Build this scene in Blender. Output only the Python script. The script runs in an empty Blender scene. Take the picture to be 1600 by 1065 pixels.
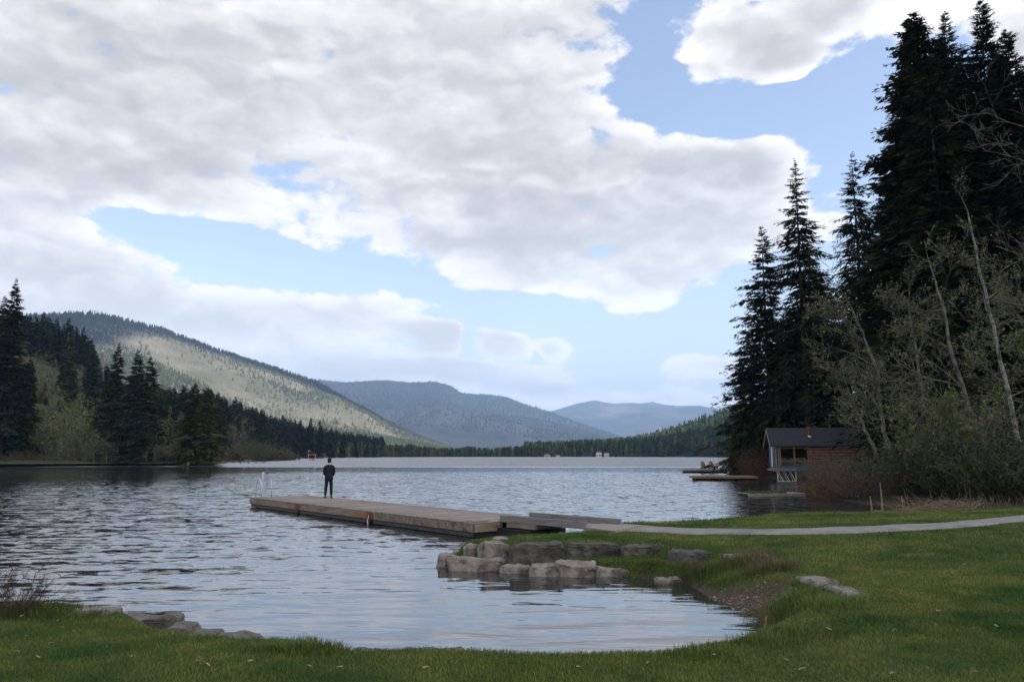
import bpy, bmesh, math, random
import numpy as np
from mathutils import Vector, Matrix, noise as mnoise

C = bpy.context.scene.collection
SC = bpy.context.scene
R_ = math.radians

# ------------------------------------------------------------------ camera
FPX = 1244.0                      # focal length in pixels of a 1600 px wide frame
CX, CY, HORIZON = 800.0, 532.5, 709.5
CAMZ = 2.45
PITCH = math.atan((HORIZON - CY) / FPX)
cam = bpy.data.cameras.new('camera'); camo = bpy.data.objects.new('camera', cam); C.objects.link(camo)
cam.sensor_width = 36.0; cam.lens = FPX / 1600 * 36.0
cam.clip_start = 0.1; cam.clip_end = 60000
camo.location = (0, 0, CAMZ); camo.rotation_euler = (math.pi / 2 + PITCH, 0, 0)
SC.camera = camo

# ------------------------------------------------------------------ light
SUN_AZ, SUN_EL = R_(118), R_(42)          # azimuth clockwise from +Y
SUNV = Vector((math.sin(SUN_AZ) * math.cos(SUN_EL), math.cos(SUN_AZ) * math.cos(SUN_EL), math.sin(SUN_EL)))
sl = bpy.data.lights.new('sun', 'SUN'); sl.energy = 5.0; sl.angle = R_(0.5); sl.color = (1.0, 0.94, 0.85)
slo = bpy.data.objects.new('sun', sl); C.objects.link(slo)
slo.rotation_euler = SUNV.to_track_quat('Z', 'Y').to_euler()
SC.view_settings.view_transform = 'Standard'; SC.view_settings.look = 'None'
SC.view_settings.gamma = 1.0; SC.view_settings.exposure = 0.55
SC.cycles.max_bounces = 6; SC.cycles.diffuse_bounces = 2; SC.cycles.glossy_bounces = 3
SC.cycles.transparent_max_bounces = 4; SC.cycles.volume_bounces = 0
SC.cycles.use_denoising = True
SC.cycles.sample_clamp_indirect = 4.0


def ray(px, py):
    u = (px - CX) / FPX; v = (CY - py) / FPX
    return Vector((u, math.cos(PITCH) - v * math.sin(PITCH), math.sin(PITCH) + v * math.cos(PITCH)))


def P(px, py, z=0.0):
    d = ray(px, py); k = (z - CAMZ) / d.z
    return Vector((d.x * k, d.y * k, z))


def PD(px, py, dist):
    """point on the pixel's ray at forward distance dist"""
    d = ray(px, py); k = dist / d.y
    return Vector((d.x * k, dist, CAMZ + d.z * k))


def azel(px, py):
    d = ray(px, py).normalized()
    return math.atan2(d.x, d.y), math.asin(d.z)


# ------------------------------------------------------------------ world: Nishita sky with procedural clouds
def build_world():
    w = bpy.data.worlds.new('World'); SC.world = w; w.use_nodes = True
    nt = w.node_tree; N = nt.nodes; L = nt.links; N.clear()

    def nd(t, **k):
        n = N.new(t)
        for a, b in k.items(): setattr(n, a, b)
        return n

    def math_(op, a, b=None, c=None, clamp=False):
        n = nd('ShaderNodeMath', operation=op, use_clamp=clamp)
        for i, x in enumerate((a, b, c)):
            if x is None: continue
            if hasattr(x, 'links'): L.new(x, n.inputs[i])
            else: n.inputs[i].default_value = x
        return n.outputs[0]

    def vmath(op, a, b=None):
        n = nd('ShaderNodeVectorMath', operation=op)
        for i, x in enumerate((a, b)):
            if x is None: continue
            if hasattr(x, 'links'): L.new(x, n.inputs[i])
            else: n.inputs[i].default_value = x
        return n.outputs['Value'] if op == 'DOT_PRODUCT' else n.outputs[0]

    def sstep(x, a, b):
        n = nd('ShaderNodeMapRange', interpolation_type='SMOOTHSTEP')
        L.new(x, n.inputs[0]); n.inputs[1].default_value = a; n.inputs[2].default_value = b
        return n.outputs[0]

    tc = nd('ShaderNodeTexCoord'); D = tc.outputs['Generated']
    D = vmath('NORMALIZE', D)
    sep = nd('ShaderNodeSeparateXYZ'); L.new(D, sep.inputs[0])
    az = math_('ARCTAN2', sep.outputs[0], sep.outputs[1])
    el = math_('ARCSINE', sep.outputs[2])
    # domain warp
    nw = nd('ShaderNodeTexNoise'); nw.inputs['Scale'].default_value = 5.0; nw.inputs['Detail'].default_value = 3.0
    L.new(D, nw.inputs['Vector'])
    warp = vmath('MULTIPLY', vmath('SUBTRACT', nw.outputs['Color'], (0.5, 0.5, 0.5)), (0.11, 0.06, 0.0))
    cb = nd('ShaderNodeCombineXYZ'); L.new(az, cb.inputs[0]); L.new(el, cb.inputs[1])
    UV = vmath('ADD', cb.outputs[0], warp)
    blobs = BLOBS
    tot = None
    for (px, py, sx, sy, wt) in blobs:
        a, e = azel(px, py)
        s1, s2 = sx / FPX, sy / FPX
        d = vmath('MULTIPLY', vmath('SUBTRACT', UV, (a, e, 0)), (1 / s1, 1 / s2, 0))
        q = vmath('DOT_PRODUCT', d, d)
        g = math_('POWER', math.exp(-1), q)
        tot = math_('MULTIPLY_ADD', g, wt, tot if tot is not None else 0.0)
    raw = tot; tot = math_('MULTIPLY', math_('TANH', math_('MULTIPLY', tot, 1.2)), 1.10)
    # noise in a flattened direction space
    st = vmath('MULTIPLY', D, (1.0, 1.0, 1.9))

    def cnoise(vec, scale, detail, rough):
        n = nd('ShaderNodeTexNoise'); n.inputs['Scale'].default_value = scale
        n.inputs['Detail'].default_value = detail; n.inputs['Roughness'].default_value = rough
        n.inputs['Distortion'].default_value = 0.25
        L.new(vec, n.inputs['Vector']); return math_('SUBTRACT', n.outputs['Fac'], 0.5)
    def billow(vec, scale):
        n = nd('ShaderNodeTexVoronoi', feature='F1'); n.inputs['Scale'].default_value = scale
        n.inputs['Detail'].default_value = 2.0; n.inputs['Roughness'].default_value = 0.5
        L.new(vec, n.inputs['Vector']); return math_('SUBTRACT', 0.45, n.outputs['Distance'])
    wv = nd('ShaderNodeTexNoise'); wv.inputs['Scale'].default_value = 14.0; wv.inputs['Detail'].default_value = 5.0; L.new(st, wv.inputs['Vector'])
    stw = vmath('ADD', st, vmath('MULTIPLY', vmath('SUBTRACT', wv.outputs['Color'], (.5, .5, .5)), (.10, .10, .10)))
    upv = (0.010, -0.004, 0.030)
    n1 = cnoise(st, 6.5, 7.0, 0.58)
    n2 = cnoise(vmath('ADD', st, (3.1, 1.7, 0.0)), 21.0, 5.0, 0.64)
    bl = billow(stw, 10.0)
    nup = math_('MULTIPLY_ADD', cnoise(vmath('ADD', st, upv), 6.5, 5.0, 0.58), 1.0, math_('MULTIPLY', billow(vmath('ADD', stw, upv), 10.0), .45))
    nhere = math_('MULTIPLY_ADD', n1, 1.0, math_('MULTIPLY', bl, .45))
    # away from the framed part of the sky: broken cloud cover
    front = math_('COSINE', az)
    rear = sstep(front, 0.75, 0.2)
    high = sstep(el, R_(36), R_(55))
    bias = math_('MULTIPLY_ADD', math_('MAXIMUM', rear, high), 0.45, -0.02)
    base = math_('ADD', tot, bias)
    Dn = math_('MULTIPLY_ADD', n1, 2.5, base)
    Dn = math_('MULTIPLY_ADD', n2, 1.15, Dn)
    Dn = math_('MULTIPLY_ADD', bl, 0.75, Dn)
    alpha = sstep(Dn, -0.04, 0.34)
    alpha = math_('MULTIPLY', alpha, sstep(el, -0.02, 0.03))
    thick = sstep(math_('MULTIPLY_ADD', n1, 1.6, raw), 0.5, 1.75)
    relief = math_('SUBTRACT', nup, nhere)                      # lit tops, greyer undersides
    big = cnoise(vmath('ADD', st, (7.7, 2.2, 1.0)), 2.6, 3.0, 0.5)
    sh = math_('MULTIPLY_ADD', relief, 1.15, math_('MULTIPLY', thick, 0.78))
    sh = math_('MULTIPLY_ADD', big, 1.1, sh)
    sh = math_('MULTIPLY_ADD', n2, -0.22, sh)
    sh = math_('MULTIPLY', sstep(sh, -0.25, 1.05), math_('MULTIPLY_ADD', sstep(el, 0.08, 0.34), 0.45, 0.55))
    sky = nd('ShaderNodeTexSky', sky_type='NISHITA'); sky.sun_disc = False
    sky.sun_elevation = SUN_EL; sky.sun_rotation = SUN_AZ
    sky.air_density = 1.0; sky.dust_density = 1.2; sky.ozone_density = 1.3
    mx = nd('ShaderNodeMix', data_type='RGBA'); L.new(sh, mx.inputs[0])
    mx.inputs[6].default_value = (9.3, 9.1, 8.95, 1); mx.inputs[7].default_value = (4.7, 4.6, 4.6, 1)
    sk = vmath('MULTIPLY', sky.outputs[0], SKY_GAIN)
    # thin bright veil towards the horizon
    hz = nd('ShaderNodeMix', data_type='RGBA'); L.new(math_('MULTIPLY', sstep(el, 0.33, 0.0), 0.20), hz.inputs[0])
    L.new(sk, hz.inputs[6]); hz.inputs[7].default_value = (8.4, 8.9, 9.4, 1)
    m2 = nd('ShaderNodeMix', data_type='RGBA'); L.new(alpha, m2.inputs[0])
    L.new(hz.outputs[2], m2.inputs[6])
    gain = nd('ShaderNodeVectorMath', operation='SCALE'); L.new(mx.outputs[2], gain.inputs[0]); L.new(math_('MULTIPLY_ADD', sstep(el, 0.30, 0.04), 0.20, 1.0), gain.inputs[3])   # air between dims low clouds; they face the sun
    L.new(gain.outputs[0], m2.inputs[7])
    bg = nd('ShaderNodeBackground'); L.new(m2.outputs[2], bg.inputs[0]); bg.inputs[1].default_value = 0.1
    out = nd('ShaderNodeOutputWorld'); L.new(bg.outputs[0], out.inputs[0])


SKY_GAIN = (2.4, 2.05, 1.85)
BLOBS = [
    (70, 220, 220, 130, 0.8), (120, 60, 260, 120, 0.6), (620, 20, 420, 90, 0.6),
    (420, 150, 560, 210, 1.15), (850, 240, 330, 170, 0.75), (1130, 305, 140, 105, 1.2), (960, 425, 190, 50, 0.75),
    (720, 385, 260, 60, 0.6), (40, 330, 130, 100, 0.8), (20, 410, 170, 45, 0.5), (300, 495, 350, 55, 1.3),
    (570, 490, 120, 26, 0.7), (100, 460, 150, 35, 0.5), (690, 530, 60, 28, 1.6), (800, 530, 50, 26, 1.7),
    (875, 533, 42, 20, 1.7), (610, 577, 250, 26, 1.3), (760, 582, 95, 24, 0.9), (1110, 560, 62, 20, 1.6),
    (745, 535, 15, 22, -1.3), (843, 540, 10, 16, -1.0), (760, 503, 150, 9, -0.9), (740, 558, 130, 7, -0.6), (880, 603, 80, 14, 1.2), (1010, 622, 140, 15, 1.2), (1262, 42, 185, 68, 1.2), (1235, 108, 85, 24, 0.6), (1215, 170, 100, 34, -1.7), (1330, 150, 70, 60, -1.0),
    (1595, 60, 45, 55, 1.1), (940, 60, 110, 110, 0.5),
    (1045, 110, 62, 95, -1.25), (1120, 175, 95, 38, -0.9), (1010, 150, 40, 40, -0.6),
    (300, 368, 165, 30, -1.25), (500, 425, 200, 30, -1.1), (215, 340, 70, 24, -0.8), (760, 480, 170, 26, -1.0),
    (960, 530, 220, 55, -0.5), (1310, 200, 90, 90, -0.6), (1150, 480, 90, 60, -0.5), (1350, 150, 50, 60, -0.4),
]
build_world()

# ------------------------------------------------------------------ helpers: objects
def tag(o, label=None, cat=None, group=None, kind=None):
    if label: o['label'] = label
    if cat: o['category'] = cat
    if group: o['group'] = group
    if kind: o['kind'] = kind
    return o


def empty(name, loc=(0, 0, 0), rz=0.0, label=None, cat=None, group=None):
    o = bpy.data.objects.new(name, None); C.objects.link(o)
    o.location = loc; o.rotation_euler = (0, 0, rz); o.empty_display_size = 0.2
    return tag(o, label, cat, group)


def mesh_np(name, V, tris=None, quads=None, mat=None, parent=None, tint=None, smooth=False):
    V = np.asarray(V, np.float32).reshape(-1, 3)
    me = bpy.data.meshes.new(name)
    nt_ = 0 if tris is None else len(tris); nq = 0 if quads is None else len(quads)
    me.vertices.add(len(V)); me.vertices.foreach_set('co', V.ravel())
    loops = []
    if nt_: loops.append(np.asarray(tris, np.int32).ravel())
    if nq: loops.append(np.asarray(quads, np.int32).ravel())
    loops = np.concatenate(loops)
    me.loops.add(len(loops)); me.loops.foreach_set('vertex_index', loops)
    me.polygons.add(nt_ + nq)
    tot = np.concatenate([np.full(nt_, 3, np.int32), np.full(nq, 4, np.int32)])
    start = np.concatenate([[0], np.cumsum(tot)[:-1]]).astype(np.int32)
    me.polygons.foreach_set('loop_start', start); me.polygons.foreach_set('loop_total', tot)
    if smooth: me.polygons.foreach_set('use_smooth', np.ones(nt_ + nq, bool))
    me.update(calc_edges=True)
    if tint is not None:
        a = me.color_attributes.new('tint', 'FLOAT_COLOR', 'POINT')
        t = np.asarray(tint, np.float32)
        t4 = np.ones((len(V), 4), np.float32); t4[:, :3] = t if t.ndim == 2 else t[:, None]
        a.data.foreach_set('color', t4.ravel())
    if mat: me.materials.append(mat)
    o = bpy.data.objects.new(name, me); C.objects.link(o)
    if parent: o.parent = parent
    return o


class MB:
    """collects simple solids, becomes ONE mesh object"""
    def __init__(self): self.bm = bmesh.new()

    def box(self, c, s, rot=None, bevel=0.0):
        m = Matrix.Translation(c)
        if rot is not None: m = m @ (rot if isinstance(rot, Matrix) else Matrix.Rotation(rot, 4, 'Z'))
        r = bmesh.ops.create_cube(self.bm, size=1.0, matrix=m @ Matrix.Diagonal((s[0], s[1], s[2], 1)))
        if bevel > 0:
            es = list({e for v in r['verts'] for e in v.link_edges})
            bmesh.ops.bevel(self.bm, geom=es, offset=bevel, segments=1, affect='EDGES')
        return self

    def bar(self, a, b, w, h, roll=0.0):
        a, b = Vector(a), Vector(b); d = b - a
        q = d.to_track_quat('X', 'Z').to_matrix().to_4x4()
        m = Matrix.Translation((a + b) / 2) @ q @ Matrix.Rotation(roll, 4, 'X') @ Matrix.Diagonal((d.length, w, h, 1))
        bmesh.ops.create_cube(self.bm, size=1.0, matrix=m); return self

    def cyl(self, a, b, r0, r1=None, n=10):
        a, b = Vector(a), Vector(b); d = b - a
        q = d.to_track_quat('Z', 'Y').to_matrix().to_4x4()
        bmesh.ops.create_cone(self.bm, cap_ends=True, segments=n, radius1=r0, radius2=r0 if r1 is None else r1,
                              depth=d.length, matrix=Matrix.Translation((a + b) / 2) @ q); return self

    def tube(self, pts, r, n=8):
        pts = [Vector(p) for p in pts]; rings = []; u = None
        for i, p in enumerate(pts):
            d = (pts[min(i + 1, len(pts) - 1)] - pts[max(i - 1, 0)]).normalized()
            u = d.orthogonal().normalized() if u is None else (u - d * u.dot(d)).normalized()
            w = d.cross(u); rr = r[i] if isinstance(r, (list, tuple)) else r
            rings.append([self.bm.verts.new(p + u * rr * math.cos(k * 2 * math.pi / n) + w * rr * math.sin(k * 2 * math.pi / n)) for k in range(n)])
        for A, B in zip(rings, rings[1:]):
            for k in range(n): self.bm.faces.new((A[k], A[(k + 1) % n], B[(k + 1) % n], B[k]))
        self.bm.faces.new(rings[0][::-1]); self.bm.faces.new(rings[-1]); return self

    def loft(self, rings, n=16):
        """rings: (cx, cy, z, rx, ry, power)"""
        rs = []
        for (cx, cy, z, rx, ry, pw) in rings:
            row = []
            for k in range(n):
                a = 2 * math.pi * k / n; c, s = math.cos(a), math.sin(a)
                row.append(self.bm.verts.new((cx + rx * math.copysign(abs(c) ** pw, c), cy + ry * math.copysign(abs(s) ** pw, s), z)))
            rs.append(row)
        for A, B in zip(rs, rs[1:]):
            for k in range(n): self.bm.faces.new((A[k], A[(k + 1) % n], B[(k + 1) % n], B[k]))
        self.bm.faces.new(rs[0][::-1]); self.bm.faces.new(rs[-1]); return self

    def prism(self, pts, y0, y1):
        """polygon in XZ pushed along Y"""
        A = [self.bm.verts.new((x, y0, z)) for x, z in pts]; B = [self.bm.verts.new((x, y1, z)) for x, z in pts]
        self.bm.faces.new(A); self.bm.faces.new(B[::-1]); n = len(pts)
        for k in range(n): self.bm.faces.new((A[k], B[k], B[(k + 1) % n], A[(k + 1) % n]))
        return self

    def build(self, name, mat, parent=None, smooth=False):
        bmesh.ops.recalc_face_normals(self.bm, faces=self.bm.faces)
        me = bpy.data.meshes.new(name); self.bm.to_mesh(me); self.bm.free()
        if smooth:
            for p in me.polygons: p.use_smooth = True
        me.materials.append(mat)
        o = bpy.data.objects.new(name, me); C.objects.link(o)
        if parent: o.parent = parent
        return o


def copy_tree(o, parent=None):
    c = o.copy(); C.objects.link(c)
    if parent: c.parent = parent
    for ch in list(o.children): copy_tree(ch, c)
    return c


# ------------------------------------------------------------------ helpers: noise
def vnoise(x, y, seed=0):
    xi = np.floor(x).astype(np.int64); yi = np.floor(y).astype(np.int64)
    xf = x - xi; yf = y - yi
    u = xf * xf * (3 - 2 * xf); v = yf * yf * (3 - 2 * yf)

    def h(a, b):
        n = (a * 374761393 + b * 668265263 + seed * 974634777) & 0xffffffff
        n = ((n ^ (n >> 13)) * 1274126177) & 0xffffffff
        return ((n ^ (n >> 16)) & 0xffff) / 65535.0
    return (h(xi, yi) * (1 - u) + h(xi + 1, yi) * u) * (1 - v) + (h(xi, yi + 1) * (1 - u) + h(xi + 1, yi + 1) * u) * v


def fbm(x, y, octv=5, seed=0, gain=0.5):
    x = np.asarray(x, float); y = np.asarray(y, float)
    s = 0; a = 1.0; t = 0
    for i in range(octv):
        s = s + a * (vnoise(x * 2 ** i, y * 2 ** i, seed + i) - 0.5); t += a; a *= gain
    return s / t * 2


def sst(x, a, b):
    t = np.clip((np.asarray(x, float) - a) / (b - a), 0, 1); return t * t * (3 - 2 * t)


# ------------------------------------------------------------------ helpers: materials
def material(name, c1, c2=None, scale=4.0, rough=0.85, bump=0.0, bscale=None, tint=False, spec=0.25, stretch=None,
             detail=6.0, c3=None, scale3=1.0, metallic=0.0, ramp=(0.35, 0.65), transl=0.0, coords='Object'):
    m = bpy.data.materials.new(name); m.use_nodes = True; nt = m.node_tree; N = nt.nodes; L = nt.links
    b = N['Principled BSDF']; b.inputs['Roughness'].default_value = rough
    b.inputs['Specular IOR Level'].default_value = spec; b.inputs['Metallic'].default_value = metallic
    c1 = (*c1, 1); col = None
    tc = N.new('ShaderNodeTexCoord'); vec = tc.outputs[coords]
    if stretch:
        mp = N.new('ShaderNodeMapping'); mp.inputs['Scale'].default_value = stretch
        L.new(vec, mp.inputs[0]); vec = mp.outputs[0]

    def noise(sc, det=detail):
        n = N.new('ShaderNodeTexNoise'); n.inputs['Scale'].default_value = sc; n.inputs['Detail'].default_value = det
        n.inputs['Roughness'].default_value = 0.6; L.new(vec, n.inputs['Vector']); return n.outputs['Fac']

    def mix(f, a, bb, mode='MIX'):
        x = N.new('ShaderNodeMix'); x.data_type = 'RGBA'; x.blend_type = mode
        if hasattr(f, 'links'): L.new(f, x.inputs[0])
        else: x.inputs[0].default_value = f
        for i, q in ((6, a), (7, bb)):
            if hasattr(q, 'links'): L.new(q, x.inputs[i])
            else: x.inputs[i].default_value = q
        return x.outputs[2]

    def rng(f, lo, hi):
        r = N.new('ShaderNodeMapRange'); L.new(f, r.inputs[0]); r.inputs[1].default_value = lo; r.inputs[2].default_value = hi
        return r.outputs[0]
    col = c1
    if c2: col = mix(rng(noise(scale), *ramp), c1, (*c2, 1))
    if c3: col = mix(rng(noise(scale3, 4.0), 0.52, 0.68), col, (*c3, 1))
    if tint:
        a = N.new('ShaderNodeAttribute'); a.attribute_name = 'tint'
        col = mix(1.0, col, a.outputs['Color'], 'MULTIPLY')
    if hasattr(col, 'links'): L.new(col, b.inputs['Base Color'])
    else: b.inputs['Base Color'].default_value = col
    if bump:
        bn = N.new('ShaderNodeBump'); bn.inputs['Strength'].default_value = 1.0; bn.inputs['Distance'].default_value = bump
        L.new(noise(bscale or scale * 2), bn.inputs['Height']); L.new(bn.outputs[0], b.inputs['Normal'])
    if transl:
        t = N.new('ShaderNodeBsdfTranslucent'); ms = N.new('ShaderNodeMixShader'); ms.inputs[0].default_value = transl
        if hasattr(col, 'links'): L.new(col, t.inputs[0])
        else: t.inputs[0].default_value = col
        L.new(b.outputs[0], ms.inputs[1]); L.new(t.outputs[0], ms.inputs[2]); L.new(ms.outputs[0], N['Material Output'].inputs[0])
    return m


M = {}
M['fir'] = material('fir_needles', (0.017, 0.028, 0.013), (0.035, 0.048, 0.020), 0.6, 0.9, tint=True, spec=0.1)
M['cedar'] = material('cedar_sprays', (0.018, 0.026, 0.011), (0.042, 0.050, 0.018), 0.5, 0.9, tint=True, spec=0.1)
M['mossy_fir'] = material('mossy_needles', (0.045, 0.058, 0.020), (0.085, 0.095, 0.030), 0.4, 0.9, tint=True, spec=0.1)
M['bark'] = material('conifer_bark', (0.05, 0.04, 0.033), (0.10, 0.085, 0.07), 3.0, 0.95, 0.03, 8, stretch=(1, 1, .3))
M['pale_bark'] = material('alder_bark', (0.17, 0.15, 0.125), (0.06, 0.052, 0.04), 2.2, 0.9, 0.01, 10, ramp=(.4, .6))
M['white_bark'] = material('birch_bark', (0.28, 0.26, 0.235), (0.085, 0.075, 0.062), 1.6, 0.85, 0.01, 10, stretch=(1, 1, 2.2), ramp=(.42, .6))
M['twig'] = material('grey_twigs', (0.095, 0.085, 0.068), (0.16, 0.145, 0.12), 1.0, 0.9)
M['brown_twig'] = material('brown_twigs', (0.10, 0.065, 0.042), (0.17, 0.105, 0.065), 1.2, 0.9)
M['red_twig'] = material('reddish_twigs', (0.06, 0.035, 0.03), (0.10, 0.06, 0.045), 1.2, 0.9)
M['leaf'] = material('spring_leaves', (0.10, 0.125, 0.03), (0.17, 0.17, 0.05), 1.0, 0.8, tint=True, spec=0.15)
M['dark_leaf'] = material('shrub_leaves', (0.035, 0.055, 0.018), (0.075, 0.095, 0.03), 0.8, 0.8, tint=True, spec=0.15)
M['rust_leaf'] = material('rust_leaves', (0.21, 0.095, 0.035), (0.11, 0.055, 0.025), 1.2, 0.85, tint=True, spec=0.1)
M['blade'] = material('grass_blades', (0.086, 0.140, 0.024), (0.155, 0.178, 0.046), 0.45, 0.6, tint=True, spec=0.2)
M['dry_blade'] = material('dry_grass_blades', (0.20, 0.15, 0.07), (0.11, 0.09, 0.035), 1.5, 0.8, tint=True)
M['straw'] = material('dead_reeds', (0.30, 0.225, 0.145), (0.17, 0.125, 0.08), 3.0, 0.85)
M['rock'] = material('bank_stone', (0.32, 0.28, 0.23), (0.155, 0.133, 0.108), 3.0, 0.92, 0.03, 12.0, c3=(0.075, 0.068, 0.055), scale3=2.2, detail=9)
M['rock_mid'] = material('bank_edge_stone', (0.20, 0.185, 0.16), (0.10, 0.09, 0.076), 3.0, 0.92, 0.03, 12.0, c3=(0.06, 0.055, 0.045), scale3=2.4, detail=9)
M['rock_dark'] = material('dark_wall_stone', (0.135, 0.122, 0.10), (0.06, 0.054, 0.045), 3.5, 0.92, 0.03, 9.0, c3=(0.04, 0.042, 0.03), scale3=2.6, detail=9)
M['wood_deck'] = material('weathered_decking', (0.34, 0.29, 0.245), (0.24, 0.205, 0.175), 2.0, 0.85, 0.004, 14, stretch=(.35, 4, 4))
M['wood_grey'] = material('grey_timber', (0.27, 0.245, 0.22), (0.15, 0.13, 0.115), 3.0, 0.88, 0.004, 16, stretch=(.4, 4, 4))
M['wood_wet'] = material('wet_timber', (0.10, 0.088, 0.075), (0.05, 0.044, 0.038), 2.5, 0.7, 0.004, 14, stretch=(.5, 3, 3))
M['wood_fascia'] = material('fascia_timber', (0.28, 0.22, 0.165), (0.14, 0.105, 0.075), 2.6, 0.88, 0.006, 12, stretch=(.5, 3, 3), c3=(.10, .075, .05), scale3=1.2)
M['fascia_warm'] = material('stained_fascia_timber', (0.30, 0.225, 0.16), (0.15, 0.105, 0.07), 1.8, 0.88, 0.006, 12, stretch=(2, .6, 5), c3=(.30, .13, .045), scale3=.9)
M['wood_orange'] = material('orange_timber', (0.42, 0.22, 0.09), (0.27, 0.13, 0.05), 2.6, 0.8, 0.004, 12, stretch=(.5, 3, 3))
M['rust'] = material('rusted_steel', (0.30, 0.085, 0.025), (0.13, 0.05, 0.025), 9, 0.85)
M['float'] = material('black_float', (0.014, 0.014, 0.014), (0.028, 0.026, 0.022), 3, 0.8)
M['steel'] = material('galvanised_tube', (0.62, 0.63, 0.64), (0.5, 0.5, 0.5), 4, 0.32, metallic=0.85, spec=0.5)
M['log'] = material('cabin_logs', (0.36, 0.18, 0.085), (0.15, 0.07, 0.035), 3, 0.8, 0.01, 8, stretch=(.4, 2, 2))
M['shingle'] = material('roof_shingles', (0.035, 0.036, 0.040), (0.055, 0.056, 0.060), 6, 0.9, 0.02, 14)
M['white'] = material('white_paint', (0.75, 0.74, 0.72), (0.62, 0.61, 0.6), 3, 0.6)
M['blue'] = material('blue_paint', (0.05, 0.16, 0.42), (0.04, 0.12, 0.33), 3, 0.5)
M['navy'] = material('dark_blue_panel', (0.025, 0.035, 0.06), (0.04, 0.05, 0.075), 3, 0.5)
M['red'] = material('red_paint', (0.55, 0.06, 0.03), (0.42, 0.05, 0.03), 3, 0.5)
M['orange'] = material('orange_plastic', (0.65, 0.17, 0.03), (0.5, 0.13, 0.03), 3, 0.45)
M['cream'] = material('cream_fabric', (0.55, 0.52, 0.42), (0.42, 0.4, 0.33), 6, 0.9)
M['path'] = material('path_surface', (0.30, 0.275, 0.25), (0.22, 0.20, 0.18), 2.5, 0.95, 0.006, 40, c3=(.17, .155, .135), scale3=.9)
M['litter'] = material('dead_leaf', (0.38, 0.27, 0.16), (0.24, 0.15, 0.085), 20, 0.8)
M['suit'] = material('navy_wool', (0.010, 0.012, 0.018), (0.014, 0.016, 0.024), 30, 0.8)
M['skin'] = material('skin', (0.50, 0.30, 0.22), (0.46, 0.27, 0.2), 8, 0.55)
M['hair'] = material('dark_hair', (0.014, 0.010, 0.008), (0.022, 0.016, 0.012), 60, 0.6)
M['shoe'] = material('brown_leather', (0.13, 0.042, 0.02), (0.09, 0.03, 0.016), 12, 0.4)
M['shirt'] = material('white_shirt', (0.78, 0.78, 0.8), (0.72, 0.72, 0.75), 10, 0.8)


def glass_mat():
    m = bpy.data.materials.new('window_glass'); m.use_nodes = True; nt = m.node_tree; N = nt.nodes
    g = N.new('ShaderNodeBsdfGlossy'); g.inputs['Roughness'].default_value = 0.03
    t = N.new('ShaderNodeBsdfTransparent'); t.inputs[0].default_value = (.8, .83, .82, 1)
    f = N.new('ShaderNodeFresnel'); f.inputs[0].default_value = 1.5
    x = N.new('ShaderNodeMixShader'); nt.links.new(f.outputs[0], x.inputs[0]); nt.links.new(t.outputs[0], x.inputs[1])
    nt.links.new(g.outputs[0], x.inputs[2]); nt.links.new(x.outputs[0], N['Material Output'].inputs[0]); return m


M['glass'] = glass_mat()

# ------------------------------------------------------------------ shorelines (plan polygons)
def xy(px, py, z=0.0):
    p = P(px, py, z); return (p.x, p.y)


BANK = [(0, 957, .2), (60, 951, .2), (130, 954, .2), (190, 962, .2), (250, 973, .2), (290, 997, .2), (340, 1005, .2), (410, 1010, .2),
        (480, 1008, .2), (525, 1017, .2), (560, 1025, .2), (700, 1026, .2), (760, 1027, .2), (850, 1031, .2), (1000, 1030, .2),
        (1100, 1017, .2), (1160, 1005, .15), (1200, 992, .05), (1204, 978, 0), (1190, 968, 0), (1155, 953, 0), (1120, 938, 0),
        (1085, 920, 0), (1060, 909, 0), (1010, 904, 0), (960, 899, 0), (925, 898, 0), (850, 896, 0), (786, 893, 0), (705, 886, 0),
        (690, 882, 0), (688, 874, 0)]
back = [(-1.55, 19.0), (-0.7, 20.3), (0.6, 21.0), (1.7, 21.7), (2.3, 23.0), (3.2, 24.5)]
BACK2 = [(1035, 817.5, .3), (1100, 814, .3), (1165, 810, .3), (1185, 807, .25), (1300, 805, .25), (1380, 803, .22), (1430, 800, .1),
         (1412, 792, 0), (1385, 790, 0), (1330, 784, 0), (1285, 777, 0), (1266, 769, 0), (1256, 757, 0), (1235, 751, 0), (1205, 747, 0), (1180, 744, 0),
         (1168, 737, 0), (1150, 732, 0), (1142, 724, 0), (1136, 718, 0), (1140, 715, 0)]
near_poly = [(-60, 10), (-20, 11.5), (-9, 12.2)] + [xy(*b) for b in BANK] + back + [xy(*b) for b in BACK2] + [(1500, 560), (1500, -400), (-60, -400)]
LEFT = [(-500, 740, 0), (-150, 732, 0), (0, 727.5, 0), (100, 727, 0), (200, 725.5, 0), (300, 726, 0), (338, 726.2, 0), (345, 722, 0), (350, 717.5, 0), (380, 716, 0),
        (450, 714.9, 0), (560, 714, 0), (700, 713.4, 0), (900, 713.2, 0), (1080, 713.4, 0), (1145, 714.2, 0)]
left_poly = [xy(*b) for b in LEFT] + [(1500, 700), (9000, 700), (9000, 9000), (-9000, 9000), (-9000, 100)]


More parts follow.
